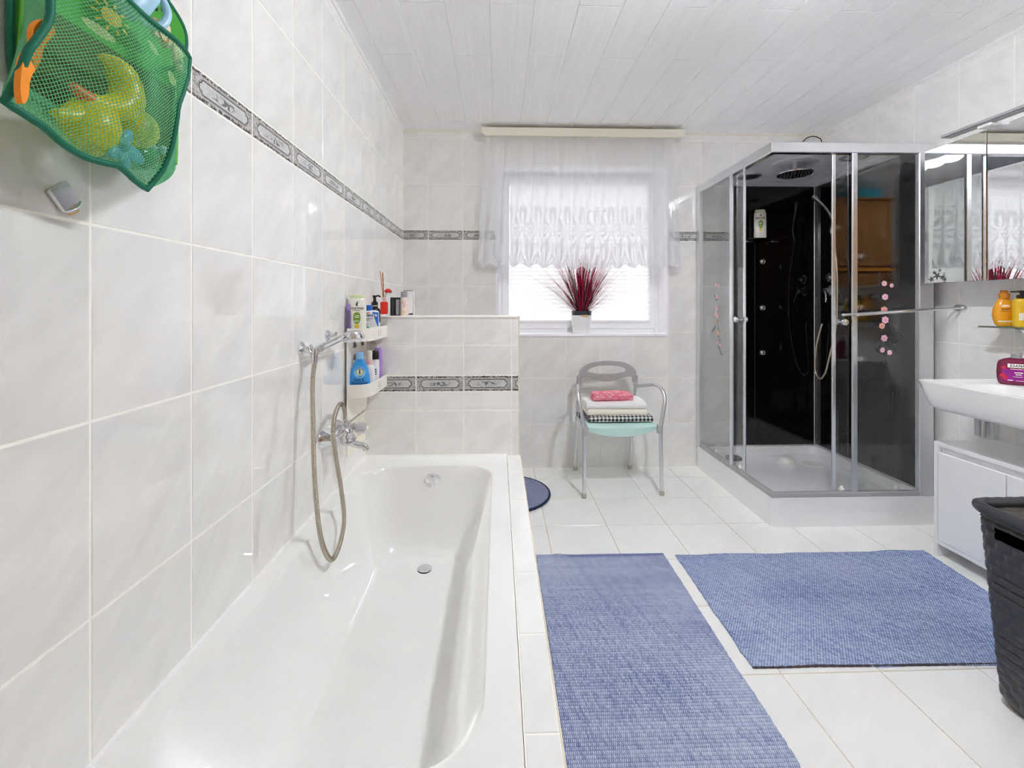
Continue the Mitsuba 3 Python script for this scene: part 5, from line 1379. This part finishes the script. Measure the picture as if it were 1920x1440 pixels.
add('wave_print', pose(face_print(Polygon([(-0.031, 0.04), (-0.031, 0.062), (-0.015, 0.059), (0.002, 0.046), (0.01, 0.04)]), 0.034, 0.020, pf, 2.8), at, dg), 'm_green_print', False, bo)
# black pump bottle
at = (-0.625, 2.283, 1.034)
bo = thing('pump_bottle', 'black pump dispenser behind the white lotion on the upper caddy shelf', 'bottle')
add('body', mv(lathe([(0.026, 0.0), (0.028, 0.004), (0.028, 0.130), (0.024, 0.143), (0.012, 0.150)], 32), at), 'm_black', 40, bo)
add('pump', mv(cat(lathe([(0.015, 0.149), (0.016, 0.151), (0.016, 0.176), (0.008, 0.180), (0.007, 0.200), (0.011, 0.202), (0.010, 0.210), (0.0, 0.211)], 24), tube(spline([(0.0, 0, 0.205), (0.018, -0.002, 0.208), (0.030, -0.003, 0.203)], 5), 0.004, 10)), at), 'm_black', 40, bo)
add('ring_label', mv(lathe([(0.0163, 0.155), (0.0163, 0.160)], 24), at), 'm_cap_green', False, bo)
# small leaning tube, dark thin bottle
bo = thing('cream_tube', 'small white tube leaning at the outer end of the upper caddy shelf', 'tube')
m = loft([np.c_[0.010 * np.cos(np.arange(24) * PI / 12), 0.010 * np.sin(np.arange(24) * PI / 12), np.full(24, 0.0)], np.c_[0.011 * np.cos(np.arange(24) * PI / 12), 0.010 * np.sin(np.arange(24) * PI / 12), np.full(24, 0.02)],
          np.c_[0.012 * np.cos(np.arange(24) * PI / 12), 0.004 * np.sin(np.arange(24) * PI / 12), np.full(24, 0.062)], np.c_[0.0125 * np.cos(np.arange(24) * PI / 12), 0.0008 * np.sin(np.arange(24) * PI / 12), np.full(24, 0.075)]], True, True)
add('body', mv(m, (-0.612, 2.245, 1.0365), R((0, 1, 0), 12)), 'm_white_bottle', 40, bo)
bo = thing('conditioner_bottle', 'slim plum bottle beside the wall at the near end of the upper caddy shelf', 'bottle')
add('body', mv(lathe([(0.0095, 0.0), (0.010, 0.004), (0.010, 0.060), (0.0085, 0.075), (0.010, 0.090), (0.0095, 0.13), (0.006, 0.14)], 24), (-0.6790, 2.0500, 1.034)), 'm_plum', 40, bo)
add('cap', mv(lathe([(0.007, 0.139), (0.0075, 0.141), (0.0075, 0.165), (0.0, 0.168)], 20), (-0.6790, 2.0500, 1.034)), 'm_lilac', 40, bo)

# blue baby shampoo
at, dg = (-0.639, 2.086, 0.780), 9
bo = thing('baby_shampoo_bottle', 'bright blue baby shampoo bottle with a round emblem on the lower caddy shelf', 'bottle')
pf = [(0.92, 0.0), (1.0, 0.006), (1.0, 0.050), (0.95, 0.078), (0.84, 0.108), (0.64, 0.140), (0.46, 0.160), (0.36, 0.168)]
A_, B_ = 0.0465, 0.020
add('body', pose(oval_body(pf, A_, B_), at, dg), 'm_sky_bottle', 40, bo)
add('cap', pose(lathe([(0.0155, 0.167), (0.017, 0.169), (0.017, 0.194), (0.015, 0.197), (0.0, 0.198)], 28), at, dg), 'm_sky_cap', 40, bo)
EC = (0.002, 0.108)
em = add('emblem', pose(face_print(Point(*EC).buffer(0.0265, 24), A_, B_, pf, lift=0.0004), at, dg), 'm_sky_cap', False, bo)
add('disc', pose(face_print(Point(*EC).buffer(0.0145, 20), A_, B_, pf, lift=0.0008), at, dg), 'm_lime', False, em)
add('disc', pose(face_print(Point(*EC).buffer(0.0105, 20), A_, B_, pf, lift=0.0012), at, dg), 'm_print_white', False, em)
fig = unary_union([affinity.scale(Point(EC[0], EC[1] - 0.001).buffer(1, 8), 0.0042, 0.0085), Point(EC[0], EC[1] + 0.009).buffer(0.0032, 8)])
add('figure', pose(face_print(fig, A_, B_, pf, lift=0.0018), at, dg), 'm_ink_olive', False, em)
arc_l = []
for i, chh in enumerate('PENATEN'):
    an = math.radians(62 - i * 124 / 6)
    m = letters(chh, 0.0068)
    r_ = R((0, 0, 1), math.degrees(an))
    m = mv(m, (EC[0] - 0.0172 * math.sin(an), EC[1] + 0.0172 * math.cos(an), 0), r_)
    arc_l.append(face_print(m, A_, B_, pf, lift=0.0010))
arc_l.append(face_print(bars([(EC[0], EC[1] - 0.0198, 0.018, 0.0022)]), A_, B_, pf, lift=0.0010))
add('lettering', pose(cat(*arc_l), at, dg), 'm_ink_blue', False, em)
add('lettering', pose(cat(face_print(letters('Bad &', 0.0115), A_, B_, pf, lift=0.0006, tr=(0, 0.067)), face_print(letters('Shampoo', 0.0115), A_, B_, pf, lift=0.0006, tr=(0, 0.0535)), face_print(bars([(0, 0.0475, 0.052, 0.0022)]), A_, B_, pf, lift=0.0006)), at, dg), 'm_ink_blue', False, bo)
# the three bottles behind it
at = (-0.628, 2.198, 0.780)
bo = thing('body_lotion_bottle', 'white bottle with a cream cap and pink collar behind the blue bottle', 'bottle')
add('body', mv(lathe([(0.026, 0.0), (0.027, 0.004), (0.027, 0.09), (0.023, 0.118), (0.016, 0.128)], 32), at), 'm_white_bottle', 40, bo)
add('collar', mv(lathe([(0.017, 0.127), (0.018, 0.131), (0.0155, 0.152)], 28), at), 'm_pink_soft', 40, bo)
add('cap', mv(lathe([(0.014, 0.151), (0.0145, 0.154), (0.0145, 0.190), (0.012, 0.194), (0.0, 0.195)], 28), at), 'm_cream_cap', 40, bo)
at = (-0.618, 2.258, 0.780)
bo = thing('deodorant_bottle', 'white bottle with a black cap and blue print on the lower caddy shelf', 'bottle')
add('body', mv(lathe([(0.021, 0.0), (0.022, 0.004), (0.022, 0.135), (0.018, 0.145), (0.012, 0.149)], 32), at), 'm_white_bottle', 40, bo)
add('cap', mv(lathe([(0.0205, 0.146), (0.021, 0.148), (0.021, 0.178), (0.017, 0.187), (0.0, 0.190)], 28), at), 'm_black', 40, bo)
m = prism(unary_union([sbox(-0.006, 0.008, 0.006, 0.014), sbox(-0.006, -0.003, 0.006, 0.003), sbox(-0.004, -0.013, 0.006, -0.008)]), 0.0003).subdivide_to_size(0.004)
v = np.array(m.vertices)
add('print', mv(trimesh.Trimesh(np.c_[v[:, 0] - 0.002, -np.sqrt(np.clip(0.0223 ** 2 - (v[:, 0] - 0.002) ** 2, 0, 1)) - v[:, 2], v[:, 1] + 0.085], m.faces[:, ::-1], process=False), at, R((0, 0, 1), 30)), 'm_ink_blue', False, bo)
at = (-0.617, 2.318, 0.780)
bo = thing('shower_gel_bottle', 'lilac shower gel bottle at the back of the lower caddy shelf', 'bottle')
pf = [(0.92, 0.0), (1.0, 0.005), (1.0, 0.150), (0.94, 0.185), (0.80, 0.196)]
add('body', mv(oval_body(pf, 0.019, 0.016), at), 'm_lilac', 40, bo)
add('label', mv(face_print(sbox(-0.010, 0.07, 0.010, 0.105), 0.019, 0.016, pf), at), 'm_pink_soft', False, bo)

# ---------------------------------------------------------------- on the half wall
plastic('m_red', (206, 34, 30), 0.25)
scene['m_red_glass'] = {'type': 'twosided', 'b': {'type': 'principled', 'base_color': rgb(lin(226, 52, 36)), 'roughness': 0.06, 'specular': 0.5, 'clearcoat': 0.7}}
plastic('m_stick', (190, 124, 74), 0.6)
df = thing('reed_diffuser', 'red reed diffuser with wooden sticks and a red flower on the half wall', 'diffuser')
at = np.array([-0.612, 2.420, HZ])
add('bottle', mv(rbox(-0.020, 0.020, -0.020, 0.020, 0.008, 0.074, 0.006, 2), at, R((0, 0, 1), 12)), 'm_red_glass', 50, df)
add('base', mv(lathe([(0.024, 0.0), (0.026, 0.003), (0.022, 0.008)], 28), at), 'm_white', 40, df)
add('neck', mv(lathe([(0.009, 0.073), (0.009, 0.088), (0.011, 0.089), (0.011, 0.098), (0.008, 0.099)], 20), at), 'm_pink_soft', 40, df)
for i, (dx_, dy_) in enumerate(((-0.022, 0.004), (-0.006, -0.004), (-0.012, 0.010))):
    add('stick', tube([at + [0.002, 0, 0.02], at + [dx_, dy_, 0.238 - 0.006 * i]], 0.0022, 8), 'm_stick', True, df)
fl = add('stem', tube(spline([at + [0, 0, 0.06], at + [0.008, 0, 0.11], at + [0.020, -0.004, 0.128]], 5), 0.0014, 8), 'm_leaf_print', True, df)
pt = []
for k in range(22):
    a_, e_ = k * 2.39996, 1.35 - 1.15 * (k / 21)
    d_ = np.array([math.cos(a_) * math.cos(e_), math.sin(a_) * math.cos(e_) * 0.7, math.sin(e_)])
    pt.append(sphere(at + [0.022, -0.006, 0.125] + d_ * 0.013, 0.0085, 1, (1, 1, 0.8)))
add('flower', cat(*pt), 'm_red', 40, df)

bo = thing('perfume_box', 'small black and grey box standing on the half wall beside the diffuser', 'box')
r12 = R((0, 0, 1), -18)
add('case', mv(rbox(-0.017, 0.017, -0.030, 0.030, 0.0, 0.097, 0.002), (-0.551, 2.425, HZ), r12), 'm_black', False, bo)
add('sleeve', mv(rbox(0.0165, 0.0185, -0.027, 0.029, 0.004, 0.086, 0.0008), (-0.551, 2.425, HZ), r12), 'm_grey', False, bo)
add('seam', mv(rbox(-0.0005, 0.0005, -0.0305, -0.0295, 0.004, 0.093, 0.0002), (-0.551, 2.425, HZ), r12), 'm_grey', False, bo)
plastic('m_blush', (236, 216, 206), 0.35)
plastic('m_peach', (226, 178, 152), 0.4)
bo = thing('deodorant_can', 'grey-capped spray can with a flower print on the half wall', 'can')
at = np.array([-0.506, 2.420, HZ])
cb = add('can', mv(lathe([(0.0175, 0.0), (0.019, 0.003), (0.019, 0.092), (0.016, 0.098)], 32), at), 'm_blush', 40, bo)
add('cap', mv(lathe([(0.0165, 0.097), (0.017, 0.099), (0.0165, 0.128), (0.0, 0.130)], 28), at), 'm_grey', 40, bo)
def can_print(poly, r, lift=0.0003):
    m = prism(poly, 0.0003)
    v = np.array(m.vertices)
    return trimesh.Trimesh(np.c_[v[:, 0], -np.sqrt(np.clip((r + lift) ** 2 - v[:, 0] ** 2, 1e-9, 1)) - v[:, 2], v[:, 1]], m.faces[:, ::-1], process=False)
for x, z, r, mm in ((-0.008, 0.066, 0.007, 'm_peach'), (0.004, 0.052, 0.005, 'm_peach'), (0.002, 0.018, 0.008, 'm_yellow_spot'), (0.008, 0.07, 0.004, 'm_pink_soft')):
    add('print', mv(can_print(Point(x, z).buffer(r, 8), 0.019), at), mm, False, bo)
bo = thing('gift_box', 'white upright carton with dark edges at the back of the half wall', 'box')
add('case', rbox(-0.512, -0.462, 2.446, 2.478, HZ, HZ + 0.136, 0.001), 'm_white', False, bo)
add('edge_print', cat(bx(-0.514, -0.4605, 2.4445, 2.4462, HZ + 0.132, HZ + 0.1365), bx(-0.4625, -0.4605, 2.4445, 2.4462, HZ, HZ + 0.1365)), 'm_grey', False, bo)
add('print', bx(-0.486, -0.464, 2.4450, 2.4461, HZ + 0.004, HZ + 0.011), 'm_ink_dark', False, bo)
# ---------------------------------------------------------------- square adhesive hook
hk = thing('adhesive_hook', 'small square silver adhesive hook set askew under the toy bag', 'hook')
ry = R((1, 0, 0), 0)
def onwall(m, y, z, deg, out=0.0):      # a thing modelled lying in xy with z up, set on the left wall
    Q = np.array([[0, 0, 1], [1, 0, 0], [0, 1, 0]], float)
    return mv(m, (XL + out, y, z), Q @ R((0, 0, 1), deg))
add('pad', onwall(lathe([(0.0, 0.0), (0.0205, 0.0), (0.0205, 0.0022), (0.0, 0.0022)], 8), 0.746, 1.3605, 10), 'm_tag', False, hk)
add('plate', onwall(rbox(-0.0185, 0.0185, -0.0185, 0.0185, 0.0022, 0.010, 0.0022, 2), 0.733, 1.367, 41), 'm_alu_bright', 50, hk)
add('lip', onwall(tube(spline([(-0.017, -0.0185, 0.008), (0.0, -0.0215, 0.012), (0.017, -0.0185, 0.008)], 5), 0.0028, 10), 0.733, 1.367, 41), 'm_alu_bright', 50, hk)

# ---------------------------------------------------------------- toy bag
plastic('m_bag_green', (64, 152, 48), 0.6, 0.3)
plastic('m_bag_olive', (70, 88, 40), 0.7, 0.2)
plastic('m_bind', (18, 104, 80), 0.55, 0.3)
plastic('m_net', (104, 184, 134), 0.5, 0.3)
plastic('m_orange', (246, 146, 26), 0.5, 0.3)
plastic('m_lime_green', (96, 176, 60), 0.55, 0.3)
plastic('m_toy_yellow', (226, 208, 24), 0.3)
plastic('m_toy_orange', (226, 108, 40), 0.35)
plastic('m_toy_blue', (104, 182, 214), 0.35)
plastic('m_toy_pale', (170, 212, 236), 0.35)
plastic('m_toy_beige', (236, 214, 182), 0.4)
plastic('m_toy_green', (52, 118, 70), 0.12)
tb = thing('toy_bag', 'green frog-shaped mesh bag of bath toys hung high on the left wall', 'bag')
bbk = Polygon(spline(np.array([(0.655, 1.54), (0.68, 1.500), (0.80, 1.480), (0.93, 1.470), (0.968, 1.495), (0.975, 1.60), (0.985, 1.68), (1.005, 1.75), (1.003, 1.795), (0.965, 1.822), (0.90, 1.84), (0.83, 1.85), (0.76, 1.84), (0.70, 1.815), (0.665, 1.78), (0.655, 1.70)]), 5, True))
def wall_plate(poly, out, th):
    m = prism(poly, th)
    v = np.array(m.vertices)
    return trimesh.Trimesh(np.c_[XL + out + v[:, 2], v[:, 0], v[:, 1]], m.faces, process=False)
back = add('back_panel', wall_plate(bbk, 0.006, 0.004), 'm_bag_green', False, tb)
add('pocket_lining', wall_plate(bbk.intersection(sbox(0.6, 1.4, 1.1, 1.66)).buffer(-0.012), 0.0101, 0.001), 'm_bag_olive', False, back)
bl_ = np.array(bbk.exterior.coords)[:-1]
add('binding', tube(np.c_[np.full(len(bl_), XL + 0.008), bl_], 0.005, 8, closed=True), 'm_bind', True, tb)
for y, z, r in ((0.9373, 1.7989, 0.0055), (0.918, 1.790, 0.0060), (0.955, 1.812, 0.004)):
    add('dot', wall_plate(Point(y, z).buffer(r, 10), 0.0101, 0.0006), 'm_black', False, back)
# the net pocket: front sheet between four edges, bulging, plus two side gussets and the bottom
XN = -0.560
def edge_l(t): return np.array([np.interp(t, [0, .3, .55, .8, 1], [0.553, 0.556, 0.578, 0.581, 0.583]), np.interp(t, [0, 1], [1.425, 1.646])])
def edge_r(t): return np.array([np.interp(t, [0, .15, .3, .6, .85, 1], [0.775, 0.794, 0.798, 0.797, 0.822, 0.830]), np.interp(t, [0, 1], [1.388, 1.644])])
def bottom_sag(s): return np.interp(s, [0, 0.12, 0.3, 0.5, 0.7, 0.85, 1.0], [0.012, 0.004, 0.0, 0.004, 0.010, 0.0, 0.0])
def front(s, t):
    a, b = edge_l(t), edge_r(t)
    p = a + (b - a) * s
    p = p + np.array([0, bottom_sag(s) * (1 - t) + 0.004 * math.sin(s * 9) * (1 - t)])
    x = XN + 0.028 * math.sin(PI * s) * math.sin(PI * min(1, 0.15 + 0.85 * (1 - t))) - 0.030 * (1 - t) ** 3 + 0.004 * math.sin(s * 11 + t * 5)
    return np.array([x, p[0], p[1]])
def side(s, t, left):      # from the front edge back to the wall
    p = front(0.0 if left else 1.0, t)
    q = np.array([XL + 0.010, 0.668 if left else 0.974, (1.515 if left else 1.485) + (1.70 - (1.515 if left else 1.485)) * t])
    r = p + (q - p) * s
    r[1] += (-1 if left else 1) * 0.012 * math.sin(PI * s) * (1 - t)
    return r
def net(fn, nu, nv, r, name, material):
    """Threads running both ways on the slant over the sheet fn(s, t): real holes between them."""
    ms = []
    G_ = np.array([[fn(i / 48, j / 48) for j in range(49)] for i in range(49)])
    def at(s, t):
        s, t = np.clip(s, 0, 1) * 48, np.clip(t, 0, 1) * 48
        i, j = np.minimum(s.astype(int), 47), np.minimum(t.astype(int), 47)
        a, b = (s - i)[:, None], (t - j)[:, None]
        return G_[i, j] * (1 - a) * (1 - b) + G_[i + 1, j] * a * (1 - b) + G_[i, j + 1] * (1 - a) * b + G_[i + 1, j + 1] * a * b
    k = nv / nu
    for sgn in (1, -1):
        for c in np.arange(-int(nv) , int(nu) + int(nv) + 1):
            # line: s*nu + sgn * t*nv = c
            t = np.linspace(0, 1, 41)
            s = (c - sgn * t * nv) / nu
            ok = (s >= 0) & (s <= 1)
            if ok.sum() < 2:
                continue
            p = at(s[ok], t[ok])
            if len(p) < 2 or np.linalg.norm(p[-1] - p[0]) < 0.004:
                continue
            ms.append(tube(p, r, 3, caps=False))
    return ms
nt = add('net_front', cat(*net(front, 42, 37, 0.00052, '', '')), 'm_net', True, tb)
tag(nt, kind='stuff')
nt = add('net_side', cat(*net(lambda s, t: side(s, t, True), 21, 37, 0.00052, '', '')), 'm_net', True, tb)
tag(nt, kind='stuff')
nt = add('net_side', cat(*net(lambda s, t: side(s, t, False), 28, 37, 0.00052, '', '')), 'm_net', True, tb)
tag(nt, kind='stuff')
def bottom(s, t):
    p = front(s, 0.0)
    q = np.array([XL + 0.010, 0.668 + (0.965 - 0.668) * s, 1.512 - 0.03 * s])
    return p + (q - p) * t
nt = add('net_bottom', cat(*net(bottom, 42, 20, 0.00052, '', '')), 'm_net', True, tb)
tag(nt, kind='stuff')
lp_ = [front(s, 1.0) for s in np.linspace(0, 1, 16)] + [front(1.0, t) for t in np.linspace(1, 0, 20)[1:]] + [front(s, 0.0) for s in np.linspace(1, 0, 30)[1:]] + [front(0.0, t) for t in np.linspace(0, 1, 20)[1:-1]]
add('binding', tube(np.array(lp_), 0.0048, 8, closed=True), 'm_bind', True, tb)
for left in (True, False):
    add('binding', tube(np.array([side(s, 1.0, left) for s in np.linspace(0, 1, 10)]), 0.0042, 8), 'm_bind', True, tb)
    add('gusset_trim', tube(np.array([side(0.92, t, left) for t in np.linspace(0.06, 1, 16)]), 0.006, 8, flat=0.4), 'm_lime_green', True, tb)
# the orange fin sewn to the near edge
fin = Polygon(spline(np.array([(0.588, 1.552), (0.578, 1.552), (0.565, 1.535), (0.563, 1.510), (0.553, 1.490), (0.549, 1.455), (0.552, 1.435), (0.558, 1.445), (0.561, 1.470), (0.572, 1.495), (0.578, 1.520), (0.590, 1.540)]), 4, True))
m = prism(fin, 0.008)
v = np.array(m.vertices)
add('orange_tail', trimesh.Trimesh(np.c_[-0.575 + v[:, 2], v[:, 0], v[:, 1]], m.faces, process=False), 'm_orange', False, tb)
# prints on the net
def net_patch(poly, mat):
    m = prism(poly, 0.0006).subdivide_to_size(0.006)
    v = np.array(m.vertices)
    out = []
    for y, z, d in v:
        t = np.clip((z - 1.40) / (1.644 - 1.40), 0, 1)
        a, b = edge_l(t)[0], edge_r(t)[0]
        s = np.clip((y - a) / (b - a), 0, 1)
        out.append([front(s, t)[0] - 0.0022 + d, y, z])
    return trimesh.Trimesh(np.array(out), m.faces, process=False)
plastic('m_print_sun', (214, 180, 30), 0.6)
plastic('m_print_cream', (206, 214, 150), 0.6)
sun = unary_union([Point(0.645, 1.598).buffer(0.012, 10)] + [affinity.rotate(sbox(0.660, 1.5965, 0.668, 1.5995), k * 36, origin=(0.645, 1.598)) for k in range(10)])
add('sun_print', net_patch(sun, None), 'm_print_sun', False, tb)
for y, z, w, h, an in ((0.630, 1.571, 0.018, 0.007, -20), (0.722, 1.600, 0.013, 0.007, -15), (0.770, 1.575, 0.013, 0.008, -30), (0.795, 1.625, 0.012, 0.006, -30)):
    add('leaf_print', net_patch(affinity.rotate(affinity.scale(Point(y, z).buffer(1, 10), w, h), an), None), 'm_print_cream', False, tb)

# toys in the bag
def toy(name, label, cat_='bath toy'):
    return thing(name, label, cat_)
t1 = toy('crescent_toy', 'yellow crescent-shaped bath toy with an orange tip inside the mesh bag')
arc_pts = [(0.655, 1.508), (0.672, 1.500), (0.700, 1.497), (0.730, 1.508), (0.748, 1.530), (0.745, 1.556), (0.725, 1.572), (0.700, 1.573)]
ap = spline(np.array([(-0.605, y, z) for y, z in arc_pts]), 6)
rr_ = np.interp(np.linspace(0, 1, len(ap)), [0, 0.12, 0.3, 0.55, 0.8, 1], [0.005, 0.009, 0.017, 0.025, 0.020, 0.004])
k_ = int(len(ap) * 0.22)
add('body', tube(ap[k_ - 1:], rr_[k_ - 1:], 18), 'm_toy_yellow', 40, t1)
add('tip', tube(ap[:k_], rr_[:k_], 18), 'm_toy_orange', 40, t1)
t2 = toy('squirt_toy', 'yellow squirting bath toy with a pointed spout at the bottom of the mesh bag')
add('body', cat(mv(lathe([(0.0, -0.040), (0.024, -0.036), (0.036, -0.015), (0.036, 0.010), (0.028, 0.030), (0.0, 0.036)], 30), (-0.612, 0.690, 1.462), R((1, 0, 0), -20)), tube([(-0.610, 0.668, 1.468), (-0.606, 0.642, 1.458), (-0.604, 0.628, 1.456)], [0.020, 0.010, 0.006], 14)), 'm_toy_yellow', 40, t2)
t3 = toy('ball_toy', 'round yellow ball toy lying behind the blue propeller in the mesh bag')
add('body', sphere((-0.630, 0.795, 1.500), 0.035, 3), 'm_toy_yellow', True, t3)
t4 = toy('propeller_toy', 'light blue propeller toy with round blades at the bottom of the mesh bag')
hub = np.array([-0.588, 0.716, 1.444])
for an, L in ((150, 0.030), (55, 0.026), (-15, 0.034), (-75, 0.028), (230, 0.024)):
    a_ = math.radians(an)
    add('blade', sphere(hub + [0.0, L * 0.75 * math.cos(a_), L * 0.75 * math.sin(a_)], 1, 2, (0.005, L * 0.62, L * 0.36), R((1, 0, 0), an)), 'm_toy_blue', True, t4)
add('hub', mv(lathe([(0.010, -0.006), (0.010, 0.006), (0.005, 0.012), (0.0, 0.013)], 16), hub, ZX), 'm_toy_blue', 40, t4)
t5 = toy('frog_toy', 'dark green glossy frog toy with bulging eyes in the corner of the mesh bag')
add('body', sphere((-0.640, 0.818, 1.462), 1, 3, (0.026, 0.036, 0.026), R((1, 0, 0), 20)), 'm_toy_green', True, t5)
for dy_ in (-0.004, 0.022):
    e = add('eye', sphere((-0.618, 0.824 + dy_, 1.480), 0.008, 2), 'm_toy_pale', True, t5)
    add('pupil', sphere((-0.6115, 0.824 + dy_, 1.481), 0.0035, 1), 'm_black', True, e)
t6 = toy('scoop_toy', 'pale blue scoop toy sticking out of the top of the mesh bag')
add('cup', mv(lathe([(0.018, -0.03), (0.026, -0.01), (0.030, 0.03), (0.028, 0.03), (0.024, -0.008), (0.0, -0.026)], 30), (-0.635, 0.800, 1.725), R((1, 0, 0), -25)), 'm_toy_pale', 40, t6)
add('grip', tube(spline([(-0.635, 0.818, 1.700), (-0.620, 0.840, 1.705), (-0.615, 0.852, 1.735), (-0.625, 0.845, 1.77)], 5), 0.007, 12), 'm_toy_pale', 40, t6)
t7 = toy('flower_toy', 'beige flower-shaped toy with an orange ring on the rim of the mesh bag')
fl_ = Polygon(spline(np.array([(0.866 + (0.026 + 0.006 * math.cos(5 * a)) * math.cos(a), 1.708 + (0.020 + 0.004 * math.cos(5 * a)) * math.sin(a)) for a in np.linspace(0, 2 * PI, 30)[:-1]]), 3, True))
m = prism(fl_, 0.010); v = np.array(m.vertices)
add('body', trimesh.Trimesh(np.c_[-0.640 + v[:, 2], v[:, 0], v[:, 1]], m.faces, process=False), 'm_toy_beige', False, t7)
add('ring', tube(np.array([(-0.629, 0.862 + 0.012 * math.cos(a), 1.702 + 0.010 * math.sin(a)) for a in np.linspace(0, 2 * PI, 25)[:-1]]), 0.0018, 8, closed=True), 'm_toy_orange', True, t7)
t8 = toy('foam_toy', 'beige rounded foam toy at the far corner of the mesh bag rim')
add('body', sphere((-0.615, 0.885, 1.672), 1, 2, (0.010, 0.020, 0.030), R((1, 0, 0), 20)), 'm_toy_beige', True, t8)

# ---------------------------------------------------------------- beside and behind the camera, seen only in mirrors and chrome
wc = thing('wooden_wardrobe', 'tall brown wooden wardrobe beside the camera, seen only in reflections', 'wardrobe')
add('carcass', rbox(0.43, 1.12, 0.02, 0.235, 0.0, 2.28, 0.003), 'm_wood', False, wc)
for x0, x1, z0, z1 in ((0.435, 0.772, 0.04, 1.52), (0.778, 1.115, 0.04, 1.52), (0.435, 0.772, 1.60, 2.24), (0.778, 1.115, 1.60, 2.24)):
    d = add('door', rbox(x0, x1, 0.236, 0.254, z0, z1, 0.003), 'm_wood', False, wc)
    add('knob', lathe([(0.008, 0), (0.008, 0.012), (0.014, 0.018), (0.0, 0.024)], 16, (x1 - 0.04 if x0 < 0.6 else x0 + 0.04, 0.254, z0 + 0.1), R((1, 0, 0), -90)), 'm_chrome', 40, d)
add('shelf', rbox(0.42, 1.13, 0.235, 0.270, 1.545, 1.575, 0.002), 'm_amber_cap', False, wc)
add('cornice', rbox(0.41, 1.14, 0.02, 0.275, 2.28, 2.305, 0.003), 'm_wood', False, wc)
dr2 = tag(key_of('door_1'), kind='structure')
add('leaf', rbox(-0.55, 0.36, YF + 0.001, YF + 0.04, 0.0, 2.02, 0.004), 'm_wood', False, dr2)
bxx = thing('teal_box', 'teal carton on top of the wooden wardrobe, seen only in reflections', 'box')
plastic('m_teal', (60, 160, 176), 0.5)
add('case', rbox(0.55, 0.85, 0.03, 0.26, 2.306, 2.40, 0.003), 'm_teal', False, bxx)
